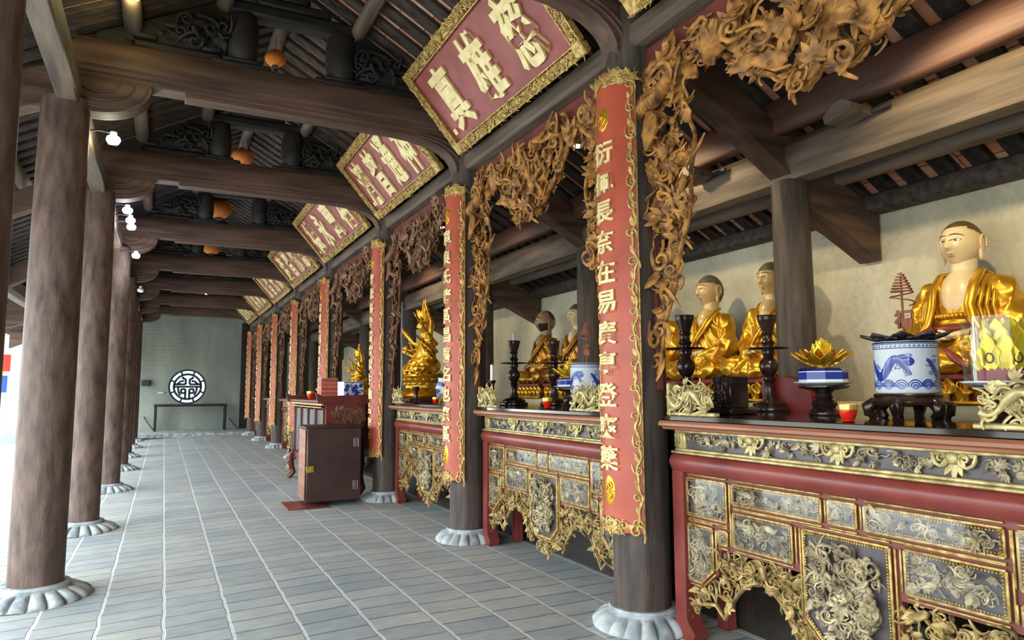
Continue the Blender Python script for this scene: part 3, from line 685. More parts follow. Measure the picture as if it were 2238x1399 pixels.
# ------------------------------------------------------------------ carved valances hanging between the altar columns
MIXV = (.27, .20, .05, .14, .34)
def valance(half, seed, name_mat, dens=1.):
    """half = half the clear width; u runs along the bay, v is the height"""
    rg = random.Random(seed); H = half
    def low(u):           # lower edge of the hanging swag, d = distance from the column
        d = (H-abs(u))*1.45/H
        pts = ((0, 3.40), (.30, 3.40), (.48, 3.52), (.72, 3.43), (.95, 3.25), (1.1, 3.13), (1.30, 3.01), (1.45, 3.06))
        for (a, b), (c, e) in zip(pts, pts[1:]):
            if d <= c: return b+(e-b)*(d-a)/(c-a)
        return 3.06
    def legw(v):
        pts = ((1.5, .0), (1.72, .05), (2.06, .15), (2.22, .21), (2.44, .28), (2.71, .35), (3.05, .38), (3.2, .34), (3.4, .32), (3.6, .3))
        for (a, b), (c, e) in zip(pts, pts[1:]):
            if v <= c: return b+(e-b)*(v-a)/(c-a) if v >= a else 0
        return .3
    t = thing('carved_valance', 'x', 'carved valance', (0, 0, 0))
    mb = MB().box((.0, 0, 3.745), (.05, 2*H, .13), .008); mb.box((-.03, 0, 3.685), (.02, 2*H, .018), .004)
    for s in (-1, 1): mb.box((0, s*(H-.02), 2.6), (.045, .045, 2.2), .006); mb.box((-.03, s*(H-.05), 2.75), (.014, .012, 1.85), .003)
    mb.build('frame', M['red_rail'], t)
    A = lambda u, v: low(u) < v < 3.68 and abs(u) < H-.03
    mb = MB()
    carve(mb, A, (-H, H, 2.95, 3.68), int(270*dens*H/1.3), .085, .195, .12, rg, MIXV, .8)
    carve(mb, lambda u, v: low(u)-.02 < v < low(u)+.10 and abs(u) < H-.28, (-H, H, 2.95, 3.65), int(95*dens), .07, .14, .10, rg, (.34, .2, .04, .2, .22), .8)
    for x_, z_, sz in ((.55*H, 3.45, .24), (-.55*H, 3.47, .24), (0, 3.28, .30), (-.2, 3.52, .24), (-.8*H, 3.55, .2), (.8*H, 3.55, .2)):
        mb.inst(FAN if sz < .4 else FLOWER, Matrix.Translation((x_, z_, .10)) @ Matrix.Rotation(rg.uniform(-2.6, -.5), 4, 'Z') @ Matrix.Diagonal((sz, sz, sz*.6, 1)))
    P = [(-H+.3+(2*H-.6)*k/60, low(-H+.3+(2*H-.6)*k/60)+.02+.012*math.sin(k*1.3), .05) for k in range(61)]
    mb.tube(P, .02, 6)
    mb.map(mYZ).build('swag', name_mat, t, 60)
    for s in (-1, 1):
        mb = MB(); ins = lambda u, v: H-.04 > s*u > H-.04-legw(v)
        carve(mb, ins, (min(s*H, s*(H-.45)), max(s*H, s*(H-.45)), 1.55, 3.42), int(165*dens), .075, .16, .08, rg, MIXV, .8)
        P = [(s*(H-.04-legw(v)+.012*math.sin(v*14)), v, .04) for v in np.linspace(1.6, 3.3, 40)]; mb.tube(P, .014, 6)
        for k in range(13):   # the ruffled band that crosses the leg near the top
            mb.ell((s*(H+.03-.029*k), 3.30+.012*k+.02*math.sin(k*.6), .11), (.017, .055, .05), 8, 6, Matrix.Rotation(s*.25, 4, 'Z'))
            mb.ell((s*(H+.02-.030*k), 3.355+.013*k+.02*math.sin(k*.6), .09), (.019, .035, .05), 8, 6)
        mb.inst(LEAF, Matrix.Translation((s*(H-.12), 3.30, .10)) @ Matrix.Rotation(PI, 4, 'Z') @ Matrix.Diagonal((.28, .26, .2, 1)))
        mb.inst(SCROLL, Matrix.Translation((s*(H-.06), 1.84, .05)) @ Matrix.Rotation(PI, 4, 'Z') @ Matrix.Diagonal((.12, .16, .15, 1)))
        mb.map(mYZ).build('side_panel', name_mat, t, 60)
    return t
HV = (ROW[2]-ROW[1])/2-.16
VA = valance(HV, 3, M['carve']); VB = valance(HV, 8, M['carve_dark'], .75)
VL = ['golden brown carved valance of flowers and scrolls above the largest altar', 'brown carved valance between the first and second couplet boards', 'dark carved valance between the second and third couplet boards', 'dark arched carved valance above the maroon desk', 'fifth dark carved valance, left of the maroon desk', 'sixth dark carved valance from the front', 'seventh dark carved valance from the front', 'last dark carved valance, nearest the end wall']
for i in range(8):
    cy = (ROW[i]+ROW[i+1])/2; wd = (ROW[i+1]-ROW[i])/2-.16
    if i == 0: o = VA; o.location = (2.86, cy, 0)
    elif i == 2: o = VB; o.location = (2.86, cy, 0)
    else: o = dup(VA if i == 1 else VB, (2.86, cy, 0))
    o.scale = (1, wd/HV*(-1 if False else 1), 1); o['label'] = VL[i]; o['group'] = 'carved valances of the altar bays'
# ------------------------------------------------------------------ carved altar tables
def altar_table(label):
    """local: front faces -X at x = 0, y along the bay, half length 1.30 at the top"""
    rg = random.Random(77)
    t = thing('altar_table', label, 'altar table', (0, 0, 0))
    HT = 1.17; B = 1.19
    q = frame_map(lambda u, v, w_: (-w_, -u, v))
    # top slab with its moulded edge
    sec = [(-.19, 1.314), (-.20, 1.30), (-.20, 1.285), (-.17, 1.275), (-.165, 1.262), (-.13, 1.256), (.33, 1.256), (.33, 1.314)]
    MB().prism(sec, lambda u, v, w_: (u, w_, v), -HT-.01, HT+.01).build('table_top', M['slab'], t, 30)
    MB().box((.08, 0, 1.330), (.50, 2*HT-.02, .030), .004).build('glass_top', M['gloss_top'], t)
    # frieze of gilt panels
    MB().box((.03, 0, 1.19), (.16, 2*B-.06, .135), .004).build('frieze', M['panel'], t)
    mb = MB()
    for z in (1.133, 1.247): mb.box((-.06, 0, z), (.04, 2*B-.03, .018), .005)
    for z in (1.118,): mb.box((-.075, 0, z), (.05, 2*B, .016), .005)
    mb.build('frieze_trim', M['relief_gold'], t)
    for s_ in (-1.14, 1.14):
        mb = MB().box((-.055, s_, 1.19), (.03, .10, .10), .006)
        for a in (-.03, 0, .03): mb.box((-.072, s_+a, 1.19), (.012, .010, .08), .002); mb.box((-.072, s_, 1.19+a), (.012, .08, .010), .002)
        mb.build('frieze_corner', M['relief_gold'], t, 60)
    for s_ in (-.55, .55, 0):
        MB2 = MB()
        for d in (-1, 1):
            MB2.inst(SCROLL, Matrix.Translation((s_+d*.055, 1.215, .06)) @ Matrix.Rotation(PI, 4, 'Z') @ Matrix.Diagonal((.085, .085, .08, 1)) if d < 0 else Matrix.Translation((s_+d*.055, 1.215, .06)) @ Matrix.Rotation(PI, 4, 'Z') @ Matrix.Rotation(PI, 4, 'Y') @ Matrix.Diagonal((.085, .085, -.08, 1)))
            MB2.inst(LEAF, Matrix.Translation((s_+d*.03, 1.225, .06)) @ Matrix.Rotation(-d*1.1, 4, 'Z') @ Matrix.Diagonal((.09, .09, .06, 1)))
        MB2.inst(FAN, Matrix.Translation((s_, 1.22, .06)) @ Matrix.Rotation(PI, 4, 'Z') @ Matrix.Diagonal((.09, .11, .08, 1))); MB2.ell((s_, 1.22, .075), (.028, .028, .018), 10, 6)
        MB2.map(q).build('frieze_mask', M['relief_gold'], t, 60)
    for s_ in (-.86, -.28, .28, .86):
        MB2 = MB(); carve(MB2, lambda u, v: abs(u-s_) < .19 and abs(v-1.19) < .036, (s_-.2, s_+.2, 1.15, 1.23), 34, .03, .055, .012, rg, (.3, .25, .15, .2, .1))
        MB2.map(lambda V: q(V+np.array((0, 0, .05)))); MB2.build('frieze_relief', M['relief'], t, 60)
    # swelling red apron below the frieze
    sec = [(-.075, 1.11), (-.10, 1.095), (-.115, 1.06), (-.10, 1.02), (-.085, 1.0), (.02, 1.0), (.02, 1.11)]
    MB().prism(sec, lambda u, v, w_: (u, w_, v), -B, B).build('apron', M['red_dark'], t, 50)
    # front board with its arches left open
    prof = [(-B, 1.0), (-B, .12), (-1.11, .12), (-1.11, .33), (-.99, .33), (-.86, .43), (-.83, .58), (-.27, .58), (-.27, .36), (-.15, .245), (.15, .245), (.27, .36), (.27, .58), (.83, .58), (.86, .43), (.99, .33), (1.11, .33), (1.11, .12), (B, .12), (B, 1.0)]
    MB().prism(prof, lambda u, v, w_: (w_, -u, v), -.045, .0).build('front_board', M['red_rail'], t, 30)
    for s in (-1, 1):
        mb = MB().prism([(s*(B+.01), 1.0), (s*(B+.01), .02), (s*(B-.02), 0), (s*(B-.13), 0), (s*(B-.16), .05), (s*(B-.11), .10), (s*(B-.09), .13), (s*(B-.09), 1.0)][::s], lambda u, v, w_: (w_, -u, v), -.085, .02)
        mb.build('leg', M['red_dark'], t, 30)
        MB().box((.27, s*(B-.05), .63), (.09, .09, 1.25), .01).build('leg', M['red_dark'], t)
        MB().box((.14, s*(B-.05), 1.05), (.2, .05, .4), .006).build('side_board', M['red_dark'], t)
    # panels
    R_ = lambda a, b, c, d: [(a, c), (b, c), (b, d), (a, d)]
    pans = []
    for s in (-1, 1):
        f = lambda P: [(s*u, v) for u, v in P]
        pans += [f(R_(.765, 1.095, .745, .965)), f(R_(.12, .715, .855, .965)), f([(.87, .36), (.985, .36), (1.095, .45), (1.095, .69), (.87, .69)] if False else [(1.095, .36), (.99, .36), (.885, .45), (.885, .69), (1.095, .69)]), f(R_(.765, .835, .615, .69)), f(R_(.305, .715, .62, .805))]
    pans += [R_(-.075, .075, .855, .965), [(-.235, .38), (-.125, .275), (.125, .275), (.235, .38), (.235, .80), (-.235, .80)]]
    for pi_, P in enumerate(pans):
        area = abs(sum(P[k][0]*P[(k+1) % len(P)][1]-P[(k+1) % len(P)][0]*P[k][1] for k in range(len(P))))/2
        if sum(P[k][0]*P[(k+1) % len(P)][1]-P[(k+1) % len(P)][0]*P[k][1] for k in range(len(P))) < 0: P = P[::-1]
        pn = MB().prism(P, lambda u, v, w_: (-w_, -u, v), .046, .050).build('panel', M['panel'], t, 30)
        cx = sum(p[0] for p in P)/len(P); cy = sum(p[1] for p in P)/len(P)
        mb = MB()
        for k in range(len(P)):
            a, b = P[k], P[(k+1) % len(P)]; L = math.hypot(b[0]-a[0], b[1]-a[1])
            mb.bar((-.058, -a[0], a[1]), (-.058, -b[0], b[1]), .014, .011, .003, (1, 0, 0))
            nb = max(3, int(L/.0135)); dx, dy = cx-a[0], cy-a[1]
            nx, ny = -(b[1]-a[1])/L, (b[0]-a[0])/L
            for j in range(nb):
                u, v = a[0]+(b[0]-a[0])*(j+.5)/nb+nx*.013, a[1]+(b[1]-a[1])*(j+.5)/nb+ny*.013
                mb.inst(BALL, Matrix.Translation((-.060, -u, v)) @ Matrix.Scale(.0062, 4))
            mb.bar((-.052, -a[0]+ny*0+nx*.022, a[1]-ny*.022), (-.052, -b[0]+nx*.022, b[1]-ny*.022), .010, .012, .003, (1, 0, 0))
        mb.build('frame', M['gold_trim'], pn, 50)
        us = [p[0] for p in P]; vs = [p[1] for p in P]
        def ins(u, v):
            for k in range(len(P)):
                a, b = P[k], P[(k+1) % len(P)]
                if (b[0]-a[0])*(v-a[1])-(b[1]-a[1])*(u-a[0]) < (.05 if area > .15 else .03)*math.hypot(b[0]-a[0], b[1]-a[1]): return False
            return True
        mb = MB(); big = pi_ == len(pans)-1
        carve(mb, ins, (min(us), max(us), min(vs), max(vs)), int(area*(950 if not big else 760))+4, .035 if not big else .045, .07 if not big else .095, .010 if not big else .035, rg, (.22, .32, .08, .12, .26), .8 if not big else 1.1)
        mb.map(lambda V: q(V+np.array((0, 0, .05)))); mb.build('relief', M['relief'], pn, 60)
        g = MB(); m_ = len(P); V = [(-.072 if not big else -.10, -u, v) for u, v in P]; g.add(V, [tuple(range(m_))])
        if not big: g.build('glass_pane', M['pane'], pn)
    # openwork carving along the arches
    for s in (-1, 1):
        def arch(u, v):
            a = s*u
            if not .25 < a < 1.12: return False
            if a > .86: return .06+.30*max(0, (1.12-a)/.26)**.8 > .0 and .14+.28*(1.12-a) < v+.02 and v < .34+.40*max(0, (.99-a)) and v > .12+(1.10-a)*1.15
            if a > .83: return .34 < v < .56
            lo = .47-.30*((a-.55)/.30)**2
            return lo-.02 < v < .575
        mb = MB(); carve(mb, arch, (-1.12, 1.12, .08, .60), 150, .05, .10, .03, rg, (.22, .42, .03, .1, .23))
        P = [(s*a, .455-.30*((a-.55)/.30)**2, .02) for a in np.linspace(.27, .83, 20)]+[(s*a, .22+(1.06-a)*.2, .02) for a in (.9, .98, 1.08)]
        mb.tube(P, .014, 6); mb.map(lambda V: q(V+np.array((0, 0, .01)))); mb.build('arch_carving', M['arch'], t, 60)
    mb = MB(); carve(mb, lambda u, v: abs(u) < .26 and v > .12+abs(u)*.55 and v < .25+max(0, abs(u)-.14), (-.27, .27, .12, .36), 60, .05, .08, .03, rg, (.3, .4, .03, .15, .12))
    mb.map(lambda V: q(V+np.array((0, 0, .02)))); mb.build('pendant_carving', M['arch'], t, 60)
    return t
TL = ['largest carved altar table, with candlesticks and dragon bowl on its black top', 'carved red and gold altar table between the first two couplet boards', 'dim carved altar table behind the second couplet board', None, 'fifth carved altar table, beyond the maroon desk', 'sixth carved altar table from the front', 'seventh carved altar table from the front', 'last carved altar table before the end wall']
T0 = altar_table(TL[0])
for i in range(8):
    if i == 3: continue
    cy = (ROW[i]+ROW[i+1])/2 if i else 2.315; wd = (ROW[i+1]-ROW[i])/2 if i else 1.465
    o = T0 if i == 0 else dup(T0, (0, 0, 0))
    o.location = (2.965, cy+.0, 0); o.scale = (1, wd/1.465, 1); o['label'] = TL[i]; o['group'] = 'carved altar tables'
# ledge behind the tables on which the statues sit
mb = MB().box((3.945, 13.6, .672), (1.27, 31., 1.344), .005); tag(mb.build('altar_platform', M['gloss_top'], None), 'dark polished platform behind the altar tables', 'platform', None, 'structure')
mb = MB().box((4.94, 13.6, .70), (.72, 31., 1.40), .012); tag(mb.build('statue_ledge', M['cream_ledge'], None), 'cream plaster ledge along the back wall carrying the statues', 'ledge', None, 'structure')
# ------------------------------------------------------------------ seated statues
def remesh(mb, vox, it=4):
    me = mb.mesh('tmp', M['gold'], 180); ob = bpy.data.objects.new('tmp', me); COL.objects.link(ob)
    r_ = ob.modifiers.new('r', 'REMESH'); r_.mode = 'VOXEL'; r_.voxel_size = vox
    s_ = ob.modifiers.new('s', 'SMOOTH'); s_.factor = .5; s_.iterations = it
    bpy.context.view_layer.update(); dg = bpy.context.evaluated_depsgraph_get()
    m2 = bpy.data.meshes.new_from_object(ob.evaluated_get(dg))
    n = len(m2.vertices); V = np.empty(n*3); m2.vertices.foreach_get('co', V); Nn = np.empty(n*3); m2.vertices.foreach_get('normal', Nn)
    Fc = [tuple(p.vertices) for p in m2.polygons]
    bpy.data.objects.remove(ob); bpy.data.meshes.remove(me); bpy.data.meshes.remove(m2)
    return V.reshape(-1, 3), Nn.reshape(-1, 3), Fc
def sst(a, b, x): t = np.clip((x-a)/(b-a), 0, 1); return t*t*(3-2*t)
def gs(x, s): return np.exp(-(x/s)**2)
HC = .885     # height of the head's centre
def head_surface(nu=72, nv=56):
    V = []; Fc = []
    for i in range(nv+1):
        a = PI*i/nv
        for k in range(nu):
            b = 2*PI*k/nu; V.append((math.sin(a)*math.sin(b), -math.sin(a)*math.cos(b), -math.cos(a)))
    D = np.array(V); x, y, z = D[:, 0], D[:, 1], D[:, 2]
    jaw = 1-.26*np.clip(-z, 0, 1)**1.6-.05*np.clip(z, 0, 1)**2
    X = x*.128*jaw; Y = y*.148*(1-.10*np.clip(-z, 0, 1)**2)+.012; Z = z*.160
    f = np.clip(-y, 0, 1)**2
    Y -= f*.012*sst(-.14, -.06, Z)*gs(X, .07)*(Z < .05)
    nose = np.where(Z > -.035, np.clip((.035-Z)/.07, 0, 1)**1.1, np.clip((Z+.056)/.021, 0, 1))
    Y -= f*.036*nose*gs(X, .013+.010*np.clip((.02-Z)/.055, 0, 1))
    for s in (-1, 1):
        Y += f*.013*gs(X-s*.044, .026)*gs(Z-.018, .017)
        Y -= f*.007*gs(X-s*.046, .030)*gs(Z-.042, .010)
        Y -= f*.006*gs(X-s*.060, .028)*gs(Z+.035, .03)
    Y -= f*(.009*gs(X, .026)*gs(Z+.078, .008)+.009*gs(X, .022)*gs(Z+.093, .008)-.005*gs(X, .03)*gs(Z+.0855, .003))
    Y -= f*.008*gs(X, .03)*gs(Z+.130, .018)
    P = np.stack((X, Y, Z+HC), 1)
    for i in range(nv):
        for k in range(nu):
            k2 = (k+1) % nu; Fc.append((i*nu+k, i*nu+k2, (i+1)*nu+k2, (i+1)*nu+k))
    return P, Fc, nu, nv
HP, HF, HU, HVn = head_surface()
def face_y(x, z):      # front of the face at (x, z)
    d = (HP[:, 0]-x)**2+(HP[:, 2]-z)**2+np.where(HP[:, 1] > .02, 1, 0); k = np.argsort(d)[:3]
    return float(np.average(HP[k, 1], weights=1/(d[k]+1e-7)))
def add_head(t, skin, hair, hairline, beard=False):
    hd = MB().add(HP, HF); hd.lathe([(.082, HC-.30), (.078, HC-.22), (.082, HC-.13), (.08, HC-.06)], 24, (0, .022, 0))
    for s in (-1, 1):
        R = Matrix.Rotation(s*.25, 4, 'Z')
        hd.ell((s*.128, .022, HC-.012), (.016, .034, .062), 14, 10, R); hd.ell((s*.124, .010, HC-.085), (.013, .018, .042), 12, 8)
        hd.tube([(s*(.140+.004*math.sin(a)), .018-.030*math.cos(a+.3), HC-.01+.055*math.sin(a+.3)) for a in np.linspace(-.8, 3.3, 14)], .007, 6)
    head = hd.build('head', skin, t, 70)
    # hair as a thin cap over the scalp
    idx = {}; V = []; Fc = []
    c = np.array((0, .012, HC))
    def cap(P): 
        x, y, z = P-np.array((0, 0, HC)); return z > hairline(x, y)
    for f in HF:
        if all(cap(HP[i]) for i in f):
            q = []
            for i in f:
                if i not in idx: idx[i] = len(V); V.append(c+(HP[i]-c)*1.022)
                q.append(idx[i])
            Fc.append(tuple(q))
    if V: MB().add(V, Fc).build('hair', hair, head, 80)
    mb = MB(); mbk = MB(); lip = MB(); br = MB()
    for s in (-1, 1):
        yy = face_y(s*.044, HC+.012)
        P = [(s*(.044+.030*u), face_y(s*(.044+.030*u), HC+.011)-.0015, HC+.011+.009*(1-u*u)-.004*s*0) for u in np.linspace(-1, 1, 9)]
        mb.ell((s*.044, yy+.004, HC+.010), (.027, .008, .0085), 16, 8); mbk.ell((s*.041, yy-.002, HC+.009), (.0095, .004, .0080), 12, 6)
        mbk.tube(P, .0022, 5)
        br.tube([(s*(.048+.038*u), face_y(s*(.048+.038*u), HC+.043)-.001, HC+.040+.013*(1-u*u)-.006*u) for u in np.linspace(-1, 1, 11)], [.0018+.0022*math.sin(PI*k/10)*(1 if not beard else 2.2) for k in range(11)], 6)
    for z, wd, th in ((-.077, .030, .0045), (-.0915, .024, .0055)):
        lip.tube([(u*wd, face_y(u*wd, HC+z)-.0005, HC+z+(.004*(abs(u)) if z > -.08 else .0)) for u in np.linspace(-1, 1, 9)], [max(.0015, th*(1-abs(u)**2)) for u in np.linspace(-1, 1, 9)], 6)
    e = mb.build('eyes', M['white'], head, 70); mbk.build('pupils', M['hair_black'], e, 70); br.build('brows', M['hair_black'] if beard else M['hair'], head, 70); lip.build('lips', M['lip'], head, 70)
    if beard:
        idx = {}; V = []; Fc = []
        for f in HF:
            ok = True
            for i in f:
                x, y, z = HP[i]-np.array((0, 0, HC))
                if not (z < -.02-1.4*max(0, .05-abs(x)) and y < .05 and z > -.165) or (abs(x) < .03 and -.10 < z < -.07): ok = False; break
            if ok:
                q = []
                for i in f:
                    if i not in idx: idx[i] = len(V); V.append(c+(HP[i]-c)*1.035+np.array((0, 0, -.004)))
                    q.append(idx[i])
                Fc.append(tuple(q))
        MB().add(V, Fc).build('beard', M['hair_black'], head, 80)
    return head
def cap_tube(mb, a, b, ra, rb, n=7):
    a, b = np.array(a), np.array(b)
    for k in range(n+1):
        q = k/n; r = ra+(rb-ra)*q; mb.ell(a+(b-a)*q, (r, r, r), 12, 8)
def robe_body(kind):
    mb = MB()
    mb.ell((0, .02, .36), (.235, .165, .33)); mb.ell((0, .02, .56), (.255, .135, .12)); mb.ell((0, .06, .15), (.33, .22, .17))
    mb.ell((0, -.10, .06), (.46, .29, .085)); mb.ell((0, -.14, .10), (.36, .22, .09))
    for s in (-1, 1):
        cap_tube(mb, (s*.235, .02, .56), (s*.315, -.01, .30), .085, .088); cap_tube(mb, (s*.315, -.02, .30), (s*.13, -.235, .21), .085, .062)
        mb.ell((s*.30, -.15, .10), (.175, .19, .098)); mb.ell((s*.14, -.20, .17), (.09, .08, .055))
    if kind == 'open': mb.ell((0, .07, .40), (.29, .13, .33))
    V, Nn, Fc = remesh(mb, .0135, 5)
    x, y, z = V[:, 0], V[:, 1], V[:, 2]
    ridge = lambda p: (1-np.abs(np.sin(p)))**1.4
    tor = sst(.26, .34, z)*sst(.70, .60, z); lap = sst(.24, .17, z)
    arm = sst(.20, .27, np.abs(x))*sst(.22, .30, z)
    if kind == 'wrap':
        d = .016*tor*(1-arm)*ridge(26*(x*1.15+z*.85+.05*np.sin(9*x)))*sst(.10, -.02, y)
    else:
        d = .016*tor*(1-arm)*ridge(24*(np.abs(x)*1.3-z*.25))
    d = d+.015*arm*ridge(34*(z*.55-y*1.0-np.abs(x)*.4))+.004*np.sin(70*z+20*x)*arm
    rk = np.hypot((np.abs(x)-.36)*.8, (y+.06)*1.0)
    d = d+.020*lap*ridge(19*rk*2+5*z)*sst(.12, -.08, y)
    d = d+.012*sst(.07, .02, z)*np.sin(36*x)*sst(.05, -.15, y)
    V = V+Nn*d[:, None]; V[:, 2] = np.maximum(V[:, 2], 0)
    return V, Fc
RB = {k: MB().add(*robe_body(k)).mesh('robe', M['gold'], 180) for k in ('wrap', 'open')}
def statue(name, label, loc, kind='wrap', skin=None, hair=None, hairline=None, beard=False, robe=None, turn=0, group=None):
    t = thing(name, label, 'statue', loc, -PI/2+turn, group)
    if kind == 'wrap': t.scale = (.84, 1, 1)
    ob = bpy.data.objects.new('robe', RB[kind]); COL.objects.link(ob); ob.parent = t
    if robe:
        ob.data = RB[kind].copy(); ob.data.materials.clear(); ob.data.materials.append(robe)
    mb = MB()
    if kind == 'wrap':
        mb.ell((0, -.012, .585), (.105, .135, .13), 24, 14)
    else:
        mb.ell((0, .0, .50), (.15, .150, .22), 28, 18)
    mb.build('chest', skin, t, 70)
    # robe edges
    mb = MB()
    if kind == 'wrap':
        mb.tube([(.10, .05, .70), (.125, -.03, .67), (.105, -.125, .585), (.05, -.178, .48), (-.05, -.195, .36), (-.15, -.16, .27)], [.022, .026, .026, .024, .024, .02], 8, .6)
        mb.tube([(-.10, .05, .70), (-.122, -.03, .67), (-.10, -.12, .59), (-.045, -.165, .49), (.0, -.178, .43)], [.022, .026, .026, .024, .018], 8, .6)
        for k in range(5): mb.tube([(.17-.02*k, -.02-.015*k, .66-.01*k), (.15-.03*k, -.12-.008*k, .56-.015*k), (.05-.035*k, -.182, .42-.02*k), (-.12-.012*k, -.175+.01*k, .30-.012*k)], [.012, .013, .013, .008], 6)
    else:
        for s in (-1, 1):
            mb.tube([(s*.10, .06, .70), (s*.135, -.03, .68), (s*.135, -.13, .57), (s*.125, -.17, .45), (s*.15, -.18, .34), (s*.20, -.20, .27)], [.022, .03, .034, .034, .032, .02], 8, .6)
            for k in range(5): mb.tube([(s*(.17+.022*k), .03, .66-.012*k), (s*(.18+.024*k), -.09+.02*k, .58-.01*k), (s*(.17+.03*k), -.14+.025*k, .44), (s*(.19+.03*k), -.13+.02*k, .33+.008*k)], [.012, .015, .015, .012], 6)
            mb.tube([(s*(.16+.17*q), -.17+.12*q+.02*math.sin(q*16), .335+.02*math.sin(q*19)) for q in np.linspace(0, 1, 16)], .014, 6)
    mb.build('robe_folds', robe or M['gold'], t, 80)
    if kind == 'open':
        mb = MB()
        mb.ell((0, -.09, .34), (.13, .105, .055), 22, 12); 
        for k in range(9): mb.ell((-.10+.025*k, -.185+.9*(-.10+.025*k)**2*3, .385), (.016, .02, .02), 8, 6)
        mb.build('sash', M['gold'], t, 70)
        mb = MB(); mb.tube([(-.13, -.16, .30), (0, -.205, .295), (.13, -.16, .30)], [.02, .03, .02], 10)
        for s in (-1, 1): mb.tube([(s*.10, -.20, .30), (s*.17, -.235, .25), (s*.26, -.21, .22)], [.03, .035, .02], 8); mb.tube([(s*.02, -.30, .16), (s*.12, -.36, .10), (s*.20, -.36, .03)], [.015, .03, .02], 8)
        mb.build('inner_robe', M['red_dark'], t, 70)
    # hands laid one on the other, five fingers each
    for s in (-1, 1):
        mb = MB(); z = .225+(.022 if s > 0 else 0); o = np.array((s*.055, -.275, z))
        mb.ell(o, (.058, .040, .019), 14, 8, Matrix.Rotation(s*.25, 4, 'Z')); cap_tube(mb, o+np.array((s*.10, .04, .01)), o+np.array((s*.03, .005, 0)), .032, .026, 4)
        for k in range(4):
            a = np.array((-s*.045, -.026+.018*k, 0))+o; L = (.052, .062, .060, .048)[k]
            mb.tube([a, a+np.array((-s*L*.5, -.006, .006)), a+np.array((-s*L, -.002, -.003))], [.0105, .010, .007], 8)
        a = o+np.array((-s*.005, -.030, .012)); mb.tube([a, a+np.array((-s*.025, -.012, .016)), a+np.array((-s*.05, -.006, .022))], [.012, .011, .008], 8)
        mb.build('hand', skin, t, 70)
    add_head(t, skin, hair, hairline, beard)
    return t
def pedestal(loc, label, w_, d_, h):
    t = thing('statue_pedestal', label, 'pedestal', loc, 0, 'statue pedestals')
    rg = random.Random(9); mb = MB().box((0, 0, h-.022), (d_, w_, .044), .01); mb.build('top_slab', M['red_cloth'], t)
    MB().box((.02, 0, (h-.04)/2), (d_-.08, w_-.08, h-.04), .005).build('core', M['red_dark'], t)
    mb = MB(); L = MB().ell((0, 0, 0), (.07, .06, .03), 10, 8).tmpl(); nb = int(w_/.11)
    for k in range(nb):
        u = -w_/2+.06+(w_-.12)*k/(nb-1)
        for q, z in enumerate((.045, .10)): mb.inst(LEAF, Matrix.Translation((u+(.05 if q else 0), z-.03, .0)) @ Matrix.Rotation(PI if q == 0 and False else 0, 4, 'Z') @ Matrix.Diagonal((.17, .10, .22, 1)))
        mb.inst(SCROLL, Matrix.Translation((u, .125, .012)) @ Matrix.Diagonal((.06, .06, .07, 1)))
    mb.box((0, .012, .01), (w_-.04, .024, .05), .008); mb.map(mYZ).map(lambda V: V+np.array((-d_/2+.035, 0, 0))); mb.build('lotus_carving', M['gold'], t, 60)
    return t
HLm = lambda x, y: .062+.55*max(0, y+.02)*-1.0 if y < .03 else -.06-1.2*(y-.03)      # monks: shaven crown
HLb = lambda x, y: .105-.5*max(0, y+.06)+(-.02 if abs(x) > .08 else 0) if y < .06 else .045-2.2*(y-.06)
HLd = lambda x, y: .02 if y > .02 and abs(x) > .05 else (.2 if y < .02 else -.08)
for y, lb, wd in ((2.80, 'gilt lotus pedestal with red edge under the largest statue', .86), (4.47, 'gilt pedestal under the monk statue beside the slim column', .76), (5.26, 'gilt pedestal under the monk statue next to the couplet board', .76), (6.04, 'gilt pedestal under the statue hidden by the valance', .74), (7.74, 'gilt pedestal under the half hidden monk statue in the second bay', .76), (8.62, 'gilt pedestal under the bearded statue', .78)):
    pedestal((4.82, y, 1.40), lb, wd, .62, .20)
statue('seated_statue', 'largest gilded seated statue with pale face, bare chest and long ears', (4.84, 2.80, 1.60), 'open', M['skin_pale'], M['hair_brown'], HLb)
statue('seated_statue', 'gilded seated monk statue beside the slim weathered column', (4.84, 4.47, 1.60), 'wrap', M['skin'], M['hair'], HLm, False, None, .12, 'seated monk statues')
statue('seated_statue', 'gilded seated monk statue second left of the slim column', (4.84, 5.26, 1.60), 'wrap', M['skin'], M['hair'], HLm, False, None, 0, 'seated monk statues')
statue('seated_statue', 'gilded seated monk statue mostly hidden by the carved valance leg', (4.84, 6.04, 1.60), 'wrap', M['skin'], M['hair'], HLm, False, None, 0, 'seated monk statues')
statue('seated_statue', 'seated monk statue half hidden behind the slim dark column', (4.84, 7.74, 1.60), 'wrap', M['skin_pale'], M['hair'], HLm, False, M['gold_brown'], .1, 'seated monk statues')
statue('seated_statue', 'seated statue with full black beard and bald crown', (4.84, 8.62, 1.60), 'wrap', M['skin_brown'], M['hair_black'], HLd, True, M['gold_brown'])

